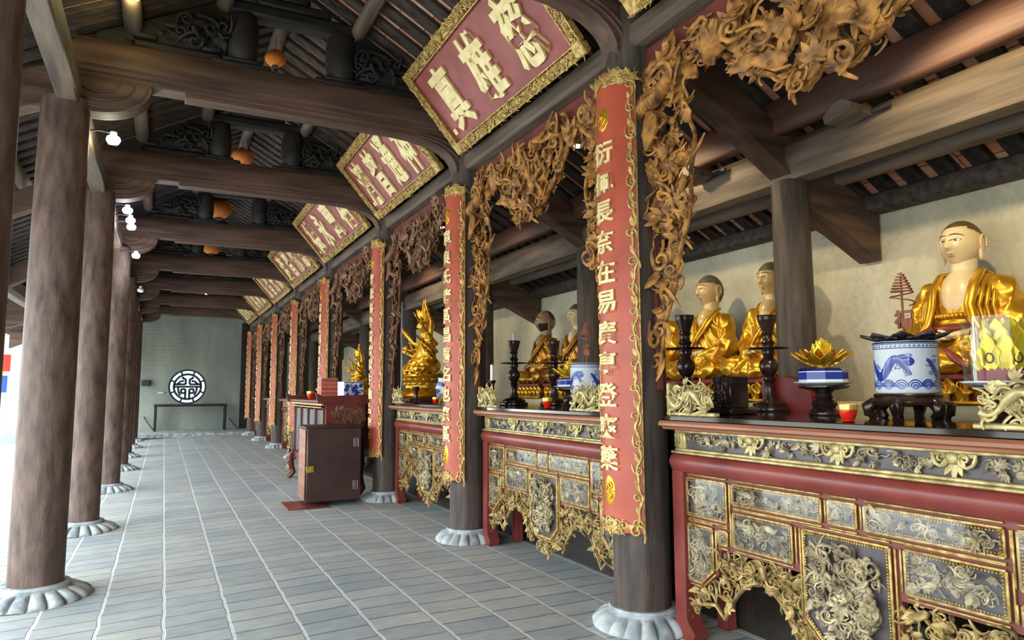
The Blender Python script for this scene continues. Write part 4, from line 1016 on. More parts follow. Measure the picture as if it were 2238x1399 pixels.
# many-armed gilded statue of the middle altar
def hand_fan(mb, p, d, sz):
    p, d = Vector(p), Vector(d).normalized(); sd = d.cross(Vector((0, 1, 0))).normalized()
    mb.ell(p+d*sz*.3, (sz*.35, sz*.2, sz*.4), 8, 6)
    for k in range(4): q = p+d*sz*.5+sd*sz*(.3-.2*k); mb.tube([q, q+d*sz*(.55+.12*(k in (1, 2)))+sd*sz*(.12-.08*k)], [sz*.1, sz*.06], 5)
    mb.tube([p+sd*sz*.3+d*sz*.2, p+sd*sz*.7+d*sz*.5], [sz*.11, sz*.07], 5)
def many_arms(name, label, loc, sc_, narm):
    t = thing(name, label, 'statue', loc, -PI/2); S = sc_
    V = RB['wrap']; ob = bpy.data.objects.new('body', V); COL.objects.link(ob); ob.parent = t; ob.location = (0, 0, .42*S); ob.scale = (S, S, S)
    hd = thing('head', None, None); hd.parent = t; hd.location = (0, 0, .42*S); hd.scale = (S, S, S)
    bpy.data.objects.remove(hd)
    mb = MB().add(HP, HF); mb.lathe([(.082, .585), (.078, .66), (.08, .8)], 20, (0, .02, 0)); o = mb.build('head', M['gold'], t, 70); o.location = (0, 0, .42*S); o.scale = (S, S, S)
    mb = MB(); mb.lathe([(.135, .96), (.14, 1.0), (.12, 1.05), (.09, 1.12), (.05, 1.18), (.02, 1.24), (0, 1.26)], 16)
    for k in range(9):
        a = -1.6+.4*k; mb.inst(LEAF, Matrix.Translation((.13*math.sin(a), -.13*math.cos(a), .98)) @ Matrix.Rotation(a, 4, 'Z') @ Matrix.Rotation(PI/2, 4, 'X') @ Matrix.Diagonal((.16, .20, .16, 1)))
    o = mb.build('crown', M['gold'], t, 60); o.location = (0, 0, .42*S); o.scale = (S, S, S)
    for k in range(narm):
        s = 1 if k % 2 else -1; a = (-.45+1.30*(k//2)/(narm/2-1)); L = .40+.11*((k//2) % 3); mb = MB()
        e = (s*(.20+.34*math.cos(a-.35)), .02-.08*((k//2) % 2), .50+.26*math.sin(a-.5)); h = (s*(.16+L*math.cos(a*.95)), -.14-.12*((k//2) % 3), .55+L*math.sin(a)*.95)
        mb.tube([(s*.16, .02, .52), e, h], [.045, .034, .022], 8); mb.tube([((e[0]*.35+h[0]*.65)+.032*math.cos(q), (e[1]*.35+h[1]*.65)+.032*math.sin(q), e[2]*.35+h[2]*.65) for q in np.linspace(0, 6.3, 10)], .009, 5)
        hand_fan(mb, h, np.array(h)-np.array(e), .085)
        if k % 3 == 0: mb.inst(FLOWER, Matrix.Translation((h[0]+s*.05, h[1]-.03, h[2]+.10)) @ Matrix.Rotation(PI/2, 4, 'X') @ Matrix.Scale(.14, 4))
        o = mb.build('arm', M['gold'], t, 60); o.location = (0, 0, .42*S); o.scale = (S, S, S)
    for s in (-1, 1):
        mb = MB().tube([(s*.15, .03, .58), (s*.27, .02, .95), (s*.05, -.02, 1.30)], [.05, .038, .024], 8); hand_fan(mb, (s*.05, -.02, 1.30), (0, -.05, 1), .07); o = mb.build('arm', M['gold'], t, 60); o.location = (0, 0, .42*S); o.scale = (S, S, S)
    mb = MB(); mb.lathe([(.50, 0), (.52, .03), (.46, .07), (.40, .12), (.36, .2), (.42, .30), (.48, .38), (.45, .42)], 28)
    for z, r_, up in ((.22, .40, 1), (.30, .45, 1), (.16, .42, -1)):
        for k in range(18):
            a = 2*PI*(k+.5*(z > .25))/18; mb.inst(LEAF, Matrix.Rotation(a, 4, 'Z') @ Matrix.Translation((0, -r_+.02, z)) @ Matrix.Rotation(PI/2-.3*up if up > 0 else -PI/2+.3, 4, 'X') @ Matrix.Diagonal((.26, .17, .2, 1)))
    o = mb.build('lotus_throne', M['gold'], t, 60); o.scale = (S, S, S)
    return t
many_arms('many_armed_statue', 'gilded many-armed statue on a lotus throne, seen past the second couplet board', (3.92, 11.10, 1.40), .92, 12)
many_arms('many_armed_statue', 'small crowned gilded statue behind the red boxes and blue pot', (3.72, 14.75, 1.40), .62, 10)
for (x, y, h, lb) in ((3.95, 11.1, 1.40, 'red lacquered plinth under the many-armed gilded statue'), (3.74, 14.75, 1.40, 'red lacquered plinth under the small crowned gilded statue')):
    mb = MB().box((0, 0, .028), (1.0, 1.2, .056), .008); o = mb.build('plinth', M['red_dark'], None); o.location = (x, y, 1.344); tag(o, lb, 'plinth')
# ------------------------------------------------------------------ offerings and altar furniture
ZT = 1.345
def candlestick(label, x, y, s=1.0, group='black turned candlesticks'):
    t = thing('candlestick', label, 'candlestick', (x, y, ZT), 0, group); t.scale = (s, s, s)
    MB().lathe([(.15, 0), (.155, .012), (.15, .03), (.12, .042), (.125, .055), (.10, .07), (.055, .085)], 32).build('foot', M['black_wood'], t, 50)
    MB().lathe([(.05, .08), (.036, .14), (.034, .22), (.045, .232), (.03, .25), (.045, .268), (.062, .30), (.068, .33), (.06, .362), (.04, .385), (.034, .40), (.045, .415), (.045, .44), (.034, .46), (.04, .49), (.05, .50), (.034, .52), (.036, .56), (.046, .568), (.036, .58), (.05, .62), (.062, .66), (.068, .675), (.066, .69), (.072, .70), (.0, .695)], 28).build('stem', M['black_wood'], t, 50)
    MB().lathe([(.03, .445), (.14, .452), (.145, .458), (.14, .462), (.03, .462)], 36).build('drip_tray', M['black_wood'], t, 50)
    return t
C0 = candlestick('black turned candlestick behind the pale gilt corner ornament on the largest altar', 3.40, 3.96)
dup(C0, (3.95, 3.70, ZT), 0, 'black turned candlestick in front of the slim column on the largest altar')
dup(C0, (3.40, 6.75, ZT), 0, 'dark candlestick with a white candle stub on the second altar')
dup(C0, (3.80, 6.58, ZT), 0, 'tall dark candlestick in front of the bearded statue')
MB_ = MB().lathe([(.020, 0), (.020, .09), (.004, .10)], 12); o = MB_.build('candle', M['white'], None); o.location = (3.40, 6.75, ZT+.695); tag(o, 'white candle stub on the left candlestick of the second altar', 'candle')

def corner_ornament(label, x, y, flip=1):
    t = thing('corner_ornament', label, 'ornament', (x, y, ZT), 0, 'gilt corner ornaments of the altar tables'); rg = random.Random(31)
    mb = MB().box((0, 0, .012), (.05, .42, .024), .006); mb.box((0, flip*.198, .10), (.04, .024, .20), .005); mb.build('frame', M['relief_gold'], t)
    mb = MB(); ins = lambda u, v: -.20 < u < .20 and .02 < v < .20-.22*max(0, flip*u)**2*2-.02*math.sin(u*40)
    carve(mb, ins, (-.2, .2, .02, .2), 64, .045, .09, .02, rg, (.2, .36, .04, .1, .3), .8)
    mb.tube([(flip*u, .10+.045*math.sin(u*26+1), .03) for u in np.linspace(-.18, .17, 26)], [.016+.006*math.sin(k*.5) for k in range(26)], 8)
    mb.map(mYZ).build('openwork', M['relief_gold'], t, 60)
    return t
for (x, y, f, lb) in ((2.83, 3.255, 1, 'pale gilt openwork ornament on the left front corner of the largest altar'), (2.83, 1.42, -1, 'pale gilt openwork ornament at the right edge of the picture behind the clear cylinder'), (2.83, 6.17, 1, 'carved corner ornament on the left front corner of the second altar'), (2.83, 4.42, -1, 'carved corner ornament beside the blue and white bowl of the second altar'), (2.83, 9.06, 1, 'carved corner ornament on the left of the third altar')):
    corner_ornament(lb, x, y, f)
# dark carved block behind the corner ornament
t = thing('carved_block', 'dark carved wooden block on a flat foot behind the gilt corner ornament', 'carved block', (3.30, 3.42, ZT))
MB().box((0, 0, .02), (.24, .24, .04), .008).build('foot', M['black_wood'], t); mb = MB().box((0, 0, .14), (.16, .16, .20), .006); mb.build('body', M['black_wood'], t)
mb = MB(); carve(mb, lambda u, v: abs(u) < .07 and .05 < v < .235, (-.07, .07, .05, .235), 30, .035, .06, .004, random.Random(2), (.2, .5, .1, .1, .1), .5, .1); mb.map(lambda V: mYZ(V)+np.array((-.08, 0, 0))); mb.build('carving', M['black_wood'], t, 60)
# red cushion-like cover round the foot of the slim column
mb = MB(); P = [(-.22, 0), (.22, 0), (.22, .10)]+[(.22-.30*(1-math.cos(a)), .10+.15*math.sin(a)) for a in np.linspace(.2, PI/2, 8)]+[(-.22, .25)]
mb.prism(P, lambda u, v, w_: (w_, -u, v), -.10, .10); o = mb.build('red_cover', M['red_cloth'], None, 40); o.location = (4.08, 3.58, ZT); tag(o, 'red rounded cover standing at the foot of the slim column', 'cover')
t = thing('name_card', 'small cream card standing under the monk statues', 'card', (4.42, 4.80, ZT)); MB().box((0, 0, .055), (.015, .15, .11), .004).build('card', M['label'], t)
Vt, Fc = glyph('108', .05, .001); MB().add(Vt+np.array((0, .055, .0085)), Fc).map(mYZ).build('lettering', M['hair'], t)

def pedestal_dish(label, x, y, r, h, plate=True, group=None):
    t = thing('pedestal_dish', label, 'pedestal dish', (x, y, ZT), 0, group); k = h/.19
    MB().lathe([(.088, 0), (.092, .012), (.085, .03), (.062, .045), (.075, .07), (.07, .085), (.045, .10), (.055, .11), (.042, .13), (.062, .15*k), (r*.8, h-.03), (r*.95, h-.02), (r*.95, h-.012), (0, h-.012)], 32).build('stand', M['black_wood'], t, 45)
    if plate: MB().lathe([(0, h-.012), (r*.7, h-.012), (r*1.08, h+.006), (r*1.1, h+.012), (r*.75, h), (0, h)], 36).build('plate', M['porcelain'], t, 45)
    return t
def lotus_box(label, x, y, z, s=1.):
    t = thing('lotus_box', label, 'offering box', (x, y, z)); t.scale = (s, s, s)
    MB().lathe([(.135, 0), (.138, .018), (.138, .075), (.12, .092), (0, .094)], 8).build('box', M['porcelain'], t, 20)
    MB().lathe([(.1395, .024), (.1415, .026), (.1415, .066), (.1395, .068)], 8).build('blue_band', M['cobalt'], t, 20)
    MB().lathe([(.1395, .074), (.140, .076), (.123, .0925), (.119, .093)], 8).build('blue_rim', M['cobalt_dark'], t, 20)
    return t
def gold_lotus(label, x, y, z, s=1., mat=None):
    t = thing('gold_lotus', label, 'lotus flower', (x, y, z)); t.scale = (s, s, s)
    mb = MB()
    for n_, r_, tl, sz in ((10, .05, 1.15, .15), (9, .04, .85, .13)):
        for k in range(n_):
            a = 2*PI*k/n_; mb.inst(LEAF, Matrix.Rotation(a, 4, 'Z') @ Matrix.Translation((0, r_, .015)) @ Matrix.Rotation(PI/2-tl, 4, 'X') @ Matrix.Diagonal((sz*1.0, sz, sz*.7, 1)))
    mb.build('outer_petals', mat or M['gold'], t, 60); mb = MB()
    for n_, r_, tl, sz in ((7, .04, .45, .14), (6, .03, .2, .16), (5, .015, .05, .175)):
        for k in range(n_):
            a = 2*PI*(k+.3*n_)/n_; mb.inst(LEAF, Matrix.Rotation(a, 4, 'Z') @ Matrix.Translation((0, r_, .01)) @ Matrix.Rotation(PI/2-tl*.4, 4, 'X') @ Matrix.Diagonal((sz*1.1, sz, sz*.5, 1)))
    mb.ell((0, 0, .06), (.04, .04, .09), 12, 8); mb.build('bud', M['yellow_paper'], t, 60)
    return t
pedestal_dish('dark turned pedestal dish with white plate holding the blue octagonal box', 3.60, 2.95, .155, .19, True, 'turned pedestal dishes')
lotus_box('blue and white octagonal box on the pedestal dish of the largest altar', 3.60, 2.95, ZT+.192)
gold_lotus('gilt lotus flower on the blue octagonal box of the largest altar', 3.60, 2.95, ZT+.286)
pedestal_dish('dark pedestal dish under the blue box of the second altar', 3.70, 6.08, .15, .19, True, 'turned pedestal dishes')
lotus_box('blue and white octagonal box beside the bowl of the second altar', 3.70, 6.08, ZT+.192)
gold_lotus('yellow lotus flower on the blue box of the second altar', 3.70, 6.08, ZT+.286, 1., M['yellow_paper'])

def candle_cup(label, x, y, z=ZT, s=1.):
    t = thing('candle_cup', label, 'candle cup', (x, y, z), 0, 'red glass candle cups'); t.scale = (s, s, s)
    MB().lathe([(.022, 0), (.030, .004), (.026, .012), (.036, .03), (.041, .055), (.041, .062), (.037, .060), (0, .05)], 20).build('cup', M['red_glass'], t, 50)
    MB().lathe([(.0415, .060), (.043, .075), (.043, .085), (.040, .085), (.039, .062)], 20).build('rim', M['gold_glass'], t, 50); return t
candle_cup('red glass candle cup with a gold rim at the front of the largest altar', 2.93, 2.27)
candle_cup('red glass candle cup at the front of the second altar', 3.04, 5.38, ZT, 1.1)

def cyl_map(r): return frame_map(lambda u, v, w_: (-(r+w_)*np.cos(u/r), -(r+w_)*np.sin(u/r), v))
def burner(label, x, y, lid=True):
    g = 'blue and white incense bowls'; t0 = thing('bowl_stand', 'dark carved stand under the ' + label.split(' with')[0].split(' on')[0] + (' of the largest altar' if lid else ' of the second altar'), 'stand', (x, y, ZT), 0, 'carved bowl stands')
    MB().lathe([(.175, .085), (.185, .092), (.18, .105), (.16, .112), (.165, .125), (.158, .132), (0, .132)], 32).build('top', M['black_wood'], t0, 45)
    MB().lathe([(.150, .065), (.19, .075), (.195, .09), (.165, .098)], 32).build('apron', M['black_wood'], t0, 45)
    for k in range(6):
        a = 2*PI*(k+.3)/6; c, s_ = math.cos(a), math.sin(a)
        MB().tube([(.155*c, .155*s_, .09), (.195*c, .195*s_, .06), (.19*c, .19*s_, .03), (.165*c, .165*s_, .012), (.185*c, .185*s_, 0)], [.03, .036, .028, .022, .028], 8).build('leg', M['black_wood'], t0, 60)
    t = thing('incense_bowl', label, 'incense bowl', (x, y, ZT+.132), 0, g); R = .152; H = .272
    MB().lathe([(R-.012, 0), (R, .012), (R, H-.012), (R+.004, H-.008), (R+.004, H), (R-.012, H), (R-.014, .03), (0, .03)], 48).build('body', M['porcelain'], t, 50)
    rg = random.Random(4); mb = MB()
    for z in (.235, .258): mb.lathe([(R+.0006, z-.002), (R+.0015, z), (R+.0006, z+.002)], 48)
    mb.lathe([(R+.004, H-.010), (R+.0055, H-.006), (R+.004, H-.002)], 48)
    mb.build('rim_bands', M['cobalt_dark'], t, 80)
    m1 = MB(); m2 = MB(); C = 2*PI*R
    for k in range(44):
        u = C*k/44; m1.box((u, .2465, .0003), (.010, .003, .001)); m1.box((u+.004, .2465, .0003), (.003, .014, .001)); m1.box((u-.003, .243, .0003), (.003, .008, .001))
    for q in (-1, 0, 1):      # dragons, flames and waves
        o = q*C/3*1.0; u_ = np.linspace(-.13, .11, 40)
        P = [(o+u, .135+.045*math.sin(u*36)-.10*abs(u)*.6, .0003) for u in u_]
        m1.tube(P, [.008+.016*math.sin(PI*k/39) for k in range(40)], 6, .06)
        m1.ell((o+.10, .165, .0003), (.030, .024, .001), 12, 6); m1.ell((o+.075, .19, .0003), (.022, .012, .001), 10, 6)
        for k in range(9):
            a = rg.uniform(0, 6.3); uu = o+rg.uniform(-.14, .14); vv = rg.uniform(.09, .215)
            m1.tube([(uu+.010*j*math.cos(a), vv+.008*j*math.sin(a)+.004*math.sin(j*1.7), .0003) for j in range(5)], [.0028, .003, .0025, .002, .001], 5, .2)
        for k in range(6): m2.ell((o+rg.uniform(-.12, .13), rg.uniform(.1, .2), .0002), (.018, .011, .0008), 10, 6)
    for k in range(15):
        u = C*k/15
        for r_ in (.034, .024, .013): m1.tube([(u+r_*math.cos(a), .030+r_*1.2*math.sin(a), .0003) for a in np.linspace(.15, PI-.15, 10)], .0035 if k % 3 else .005, 5, .15)
        m2.ell((u, .035, .0002), (.02, .014, .0008), 10, 6)
    m1.map(cyl_map(R+.0003)).build('painted_dragon', M['cobalt'], t, 80); m2.map(cyl_map(R+.0002)).build('painted_clouds', M['cobalt_light'], t, 80)
    if lid:
        t2 = thing('leaf_tray', 'blackened tin leaf tray lying over the rim of the largest incense bowl', 'tray', (x, y, ZT+.132+H)); mb = MB().lathe([(0, 0), (.13, .0), (.14, .006), (.0, .010)], 28)
        for k in range(9):
            a = 2*PI*k/9; mb.inst(LEAF, Matrix.Rotation(a, 4, 'Z') @ Matrix.Translation((0, .05, .0)) @ Matrix.Rotation(.12, 4, 'X') @ Matrix.Diagonal((.30, .165, .10, 1)))
        mb.build('leaves', M['tin'], t2, 50)
    z0 = ZT+.132+(H if lid else H-.10)
    t3 = thing('incense_coil', 'cone of coiled incense on a stick standing in the ' + ('largest incense bowl' if lid else 'bowl of the second altar'), 'incense', (x, y, z0), 0, 'coiled incense on sticks'); zz = 0 if lid else .10
    MB().tube([(0, 0, 0), (0, 0, .36+zz)], .006, 8).build('stick', M['incense'], t3)
    P = []; 
    for k in range(200):
        q = k/199; a = q*2*PI*8; r_ = .008+.052*q**.8; P.append((r_*math.cos(a), r_*math.sin(a), .375+zz-.125*q-(.05*max(0, q-.88)/.12)))
    MB().tube(P, .0042, 6).build('coil', M['incense'], t3, 80)
    Vt, Fc = glyph('福', .10, .004, .004); MB().add(Vt+np.array((0, .125+zz, 0)), Fc).map(mYZ).build('character', M['incense'], t3)
burner('blue and white dragon incense bowl on the largest altar', 3.52, 2.36); burner('blue and white dragon incense bowl on the second altar', 3.48, 5.42, False)

# clear cylinder of gold paper on its pedestal, right edge of the picture
t = pedestal_dish('dark turned pedestal dish carrying the clear cylinder at the right edge', 3.12, 1.66, .15, .175, True, 'turned pedestal dishes')
t = thing('display_cylinder', 'clear cylinder around the yellow paper cone at the right edge', 'clear cylinder', (3.12, 1.66, ZT+.178))
MB().lathe([(.150, 0), (.150, .275), (.147, .275), (.147, .0)], 48).build('wall', M['clear'], t, 60)
t = thing('paper_cone', 'yellow gold-paper flame cone with crimson band inside the clear cylinder', 'paper offering', (3.12, 1.66, ZT+.180))
MB().lathe([(.10, 0), (.10, .075), (0, .075)], 28).build('crimson_base', M['dark_red_paper'], t, 45)
mb = MB()
for z, r_, n_, sz in ((.07, .100, 12, .19), (.11, .085, 11, .18), (.15, .055, 9, .17), (.17, .02, 6, .15)):
    for k in range(n_): mb.inst(LEAF, Matrix.Rotation(2*PI*(k+.5*(n_ % 2))/n_, 4, 'Z') @ Matrix.Translation((0, r_, z-.02)) @ Matrix.Rotation(PI/2-.18, 4, 'X') @ Matrix.Diagonal((sz*.9, sz*.8, sz*.3, 1)))
mb.build('flame_leaves', M['yellow_paper'], t, 60); mb = MB()
for k in range(14):
    a = 2*PI*k/14; r_ = .112 if k % 2 else .106; z = .10 if k % 2 else .16; mb.tube([(r_*math.cos(a+.14*math.cos(q)), r_*math.sin(a+.14*math.cos(q)), z+.02*math.sin(q)) for q in np.linspace(0, 6.3, 12)], .003, 5)
mb.build('printed_rings', M['hair_black'], t, 80)

# bits on the third altar
candle_cup('small candle cup on the third altar beside the second couplet board', 3.0, 8.1)
mb = MB().lathe([(.05, 0), (.055, .01), (.03, .04), (.028, .16), (.045, .18), (.05, .22), (0, .22)], 16); o = mb.build('bottle_holder', M['black_wood'], None, 50); o.location = (2.98, 8.80, ZT); tag(o, 'small black holder behind the corner ornament of the third altar', 'holder')
for k, (x, y) in enumerate(((3.15, 8.35), (3.25, 8.20), (3.30, 8.42), (3.22, 8.30))):
    o = MB().lathe([(0, 0), (.03, .006), (.042, .035), (.036, .065), (.01, .076), (0, .07)], 16).build('fruit', M['yellow_paper'], None, 60); o.location = (x, y, ZT if k < 3 else ZT+.068); tag(o, ['yellow fruit at the left of the little heap on the third altar', 'yellow fruit at the right of the little heap on the third altar', 'yellow fruit at the back of the heap on the third altar', 'yellow fruit lying on top of the heap on the third altar'][k], 'fruit', 'yellow fruit on the third altar')
mb = MB().lathe([(.10, 0), (.11, .02), (.08, .05), (.10, .12), (.11, .22), (.07, .30), (.08, .34), (.0, .34)], 24); o = mb.build('vase', M['porcelain'], None, 50); o.location = (3.45, 9.02, ZT); tag(o, 'blue and white vase half hidden by the second couplet board', 'vase')
mb2 = MB(); rg = random.Random(3)
for k in range(30): mb2.inst(SCROLL, Matrix.Rotation(rg.uniform(0, 6.3), 4, 'Z') @ Matrix.Translation((0, -.106, rg.uniform(.08, .26))) @ Matrix.Rotation(PI/2, 4, 'X') @ Matrix.Rotation(rg.uniform(0, 6), 4, 'Z') @ Matrix.Diagonal((.06, .06, .03, 1)))
c = mb2.build('painted_scrolls', M['cobalt'], o, 60)

# ------------------------------------------------------------------ maroon desk of the middle bay and the chest before it
t = thing('offering_desk', 'maroon altar desk with raised ends and glazed white panels behind the brown chest', 'desk', (2.08, 10.20, 0))
L, D = 2.66, .62
MB().box((D/2, L/2, 1.36), (D+.14, L+.0, .05), .012).build('top', M['desk'], t)
for s in (0, 1):
    y = -.02 if s == 0 else L+.02; k = -1 if s == 0 else 1
    P = [(-.10, 1.33), (D+.10, 1.33), (D+.14, 1.50), (D+.08, 1.46), (-.04, 1.44), (-.14, 1.49)]
    MB().prism(P, lambda u, v, w_: (u, w_, v), y-.025, y+.025).build('raised_end', M['desk'], t, 30)
    MB().box((D/2, y-k*.05, .85), (D-.04, .05, .98), .008).build('end_panel', M['desk'], t)
    mb = MB(); carve(mb, lambda u, v: abs(u) < D/2-.04 and 1.0 < v < 1.30, (-D/2, D/2, 1.0, 1.3), 34, .06, .10, .006, random.Random(6+s), (.1, .75, .05, .05, .05), .6, .1)
    mb.map(lambda V: np.stack((V[:, 0]+D/2, (y-k*.05+k*.025)+k*V[:, 2]*1.0, V[:, 1]), 1)); 
    if s == 1: mb.F = [f[::-1] for f in mb.F]
    mb.build('end_carving', M['carve_dark'], t, 60)
mb = MB().box((-.02, L/2, 1.315), (.05, L-.04, .035), .006); mb.box((-.035, L/2, 1.27), (.02, L-.10, .02), .004); mb.build('gilt_moulding', M['gold_trim'], t)
MB().box((.03, L/2, .42), (.04, L-.1, .12), .006).build('lower_rail', M['desk'], t)
for k in range(5):
    y = .10+k*(L-.2)/4
    MB().box((.02, y, .80), (.05, .05, .95), .006).build('stile', M['desk'], t)
    if k < 4: MB().box((.035, y+(L-.2)/8, .86), (.012, (L-.2)/4-.06, .74), .002).build('white_panel', M['porcelain'], t); MB().box((.02, y+(L-.2)/8, .86), (.003, (L-.2)/4-.06, .74)).build('glass_pane', M['pane'], t)
for y in (.02, L-.02):
    for x in (0, D-.06):
        mb = MB().tube([(x-.0, y, .48), (x-.05, y, .36), (x-.02, y, .22), (x+.02, y, .10), (x-.05, y, .03), (x-.03, y, 0)], [.06, .07, .05, .045, .05, .04], 10); mb.build('leg', M['desk'], t, 60)
        mb = MB(); carve(mb, lambda u, v: abs(u) < .07 and .12 < v < .92, (-.08, .08, .1, .95), 34, .06, .10, .02, random.Random(8), (.3, .5, .0, .1, .1)); mb.map(lambda V: mYZ(V)+np.array((x-.05 if x == 0 else x+.05, y, 0))); 
        if x == 0: mb.build('leg_carving', M['gold_trim'], t, 60)
# things on the desk
t = thing('square_pot', 'square blue and white pot on the maroon desk', 'pot', (2.52, 10.50, 1.385), .08)
mb = MB().lathe([(.17, 0), (.21, .02), (.215, .26), (.20, .27), (.19, .26), (.18, .05), (0, .05)], 4); mb.map(lambda V: V @ np.array(Matrix.Rotation(PI/4, 3, 'Z')).T).build('body', M['porcelain'], t, 20)
mb = MB()
for k in range(26):
    u, v = rng.uniform(-.12, .12), rng.uniform(.05, .23); mb.inst((SCROLL, FLOWER, STEM)[k % 3], Matrix.Translation((u, v, 0)) @ Matrix.Rotation(rng.uniform(0, 6), 4, 'Z') @ Matrix.Diagonal((.07, .06, .02, 1)))
mb.tube([(-.14, .255, 0), (.14, .255, 0)], .006, 5); mb.tube([(-.14, .025, 0), (.14, .025, 0)], .006, 5); mb.map(frame_map(lambda u, v, w_: (u, -.152-w_, v))).build('painted_scene', M['cobalt'], t, 60)
for k in range(5):
    o = MB().box((0, 0, 0), (.26, .30, .058), .004).build('offering_box', M['red'], None); o.location = (2.31+.012*(k % 2), 11.15, 1.385+.03+k*.066); o.rotation_euler = (0, 0, .03*(-1)**k)
    s_ = MB().box((0, 0, .031), (.25, .29, .004)).build('white_edge', M['white'], o)
    tag(o, ['red box at the bottom of the stack on the maroon desk', 'second red box from the bottom of the stack on the desk', 'red box in the middle of the stack on the maroon desk', 'fourth red box from the bottom of the desk stack', 'red box on top of the stack on the maroon desk'][k], 'box', 'stacked red boxes on the maroon desk')
candle_cup('red glass cup on the left end of the maroon desk', 2.12, 11.5, 1.385, 1.5)
gold_lotus('yellow flowers standing behind the square pot on the desk', 2.55, 11.75, 1.385, 1.7, M['yellow_paper'])

t = thing('wooden_chest', 'dark brown chest with a brass latch standing on the paving before the desk', 'chest', (1.70, 9.43, .0), -.03)
MB().box((.36, .33, .515), (.70, .60, .97), .012).build('body', M['chest'], t)
MB().box((.36, .33, 1.008), (.74, .66, .03), .008).build('lid', M['chest'], t)
MB().box((.365, .012, .52), (.70, .03, .95), .006).build('door', M['chest'], t)
MB().box((-.002, .34, .52), (.012, .56, .92), .002).build('side_panel', M['slab'], t)
mb = MB().box((.05, -.008, .47), (.10, .012, .085), .003); mb.box((.075, -.02, .475), (.05, .014, .03), .003); mb.build('latch', M['brass'], t)
for z in (.24, .80):
    mb = MB().box((.635, -.006, z), (.045, .010, .12), .003); mb.tube([(.675, -.01, z-.06), (.675, -.01, z+.06)], .008, 8); mb.build('hinge', M['steel'], t)
o = MB().box((1.72, 9.62, .012), (.50, .62, .022), .003).build('base_board', M['red_dark'], None); tag(o, 'thin red board lying on the paving under the brown chest', 'board')
for ch in list(t.children): pass
t.location.z = .023
# white cord down the third column
o = MB().tube([(0, 0, 0), (.012, .01, .4), (-.006, 0, .8), (.006, .0, 1.28)], .011, 8).build('white_cord', M['tube'], None, 80); o.location = (2.985, 9.47, 1.49); tag(o, 'white cord hanging down the third altar column', 'cord')

# long black bench against the end wall, post lamps, cables
t = thing('bench_table', 'long plain black table under the round window', 'table', (.93, 28.55, .10))
MB().box((0, 0, .93), (2.46, .4, .09), .008).build('top', M['black'], t)
for sx in (-1, 1):
    for sy in (-1, 1): MB().box((sx*1.17, sy*.15, .45), (.09, .08, .90), .006).build('leg', M['black'], t)
for (x0, y0, z0, x1, y1, z1, lb) in ((-.62, 29.05, .62, -.28, 28.9, .12, 'black stick leaning on the end wall left of the black table'), (2.30, 29.15, .50, 2.62, 28.9, .12, 'black cable sagging right of the black table')):
    o = MB().tube([(x0, y0, z0), ((x0+x1)/2, (y0+y1)/2, (z0+z1)/2-.03), (x1, y1, z1)], .02, 8).build('cable', M['black'], None); tag(o, lb, 'cable')
o = MB().box((-.62, 29.12, 1.85), (.28, .16, .22), .01).build('wall_box', M['iron'], None); tag(o, 'small dark box on the end wall beside the court columns', 'box')
o = MB().box((-.10, 29.17, 1.50), (.22, .05, .05), .01).build('wall_fitting', M['tube'], None); tag(o, 'small pale fitting on the end wall left of the round window', 'fitting')

# ------------------------------------------------------------------ lanterns and lamps
def lantern(label, x, y, z, s=1.):
    t = thing('paper_lantern', label, 'lantern', (x, y, z), 0, 'orange paper lanterns'); t.scale = (s, s, s)
    MB().lathe([(.05, -.135), (.10, -.12), (.165, -.06), (.18, 0), (.165, .06), (.10, .12), (.05, .135)], 48, (0, 0, 0), 1, 1, lambda a, z_: 1-.03*abs(math.sin(a*12))).build('shade', M['paper'], t, 80)
    mb = MB().lathe([(.055, .13), (.055, .15), (0, .15)], 16); mb.lathe([(.055, -.15), (.055, -.13), (0, -.13)], 16); mb.build('rings', M['iron'], t); L_ = (zroof(x)-.12-z)/s
    MB().tube([(0, 0, .14), (0, 0, L_)], .006, 6).build('cord', M['iron'], t)
lantern('orange lantern nearest the front, partly hidden by the first tie beam', .93, 7.55, 5.09, .62)
lantern('orange lantern between the second and third tie beams, partly hidden', .93, 11.1, 5.10, .9)
lantern('whole round orange lantern hanging in the middle of the gallery', .84, 14.75, 5.15, 1.35)
lantern('farthest orange lantern peeping below a tie beam', .90, 18.3, 5.06, 1.3)

def bulb_lamp(label, x, y, z, ax, mat, pw, col):
    t = thing('bulb_lamp', label, 'lamp', (x, y, z), 0, 'small lamps by the court columns'); d = Vector((ax-x, 0, .02))
    MB().lathe([(0, -.05), (.045, -.042), (.062, -.01), (.055, .02), (.03, .035), (0, .036)], 20).build('bulb', mat, t, 60)
    MB().lathe([(.03, .034), (.03, .07), (0, .07)], 14).build('holder', M['tube'], t)
    MB().tube([(0, 0, .06), (d.x*.5, 0, .07), (d.x, 0, .05)], .01, 8).build('arm', M['iron'], t, 60)
    l = bpy.data.lights.new('bulb_light', 'POINT'); l.energy = pw; l.color = col; l.shadow_soft_size = .06; lo = bpy.data.objects.new('bulb_light', l); COL.objects.link(lo); lo.parent = t; lo.location = (0, 0, -.12)
bulb_lamp('lit yellowish bulb beside the second court column', -.53, 7.40, 3.90, -.76, M['bulb'], 14, (1, .93, .62))
bulb_lamp('white bulb on a wire beside the third court column', -.52, 10.1, 3.86, -.74, M['bulb_blue'], 8, (.9, .95, 1))
bulb_lamp('upper of the two bluish lamps beyond the third court column', -.52, 10.95, 3.92, -.76, M['bulb_blue'], 8, (.85, .9, 1))
bulb_lamp('lower of the two bluish lamps beyond the third court column', -.52, 11.25, 3.89, -.76, M['bulb_blue'], 8, (.85, .9, 1))
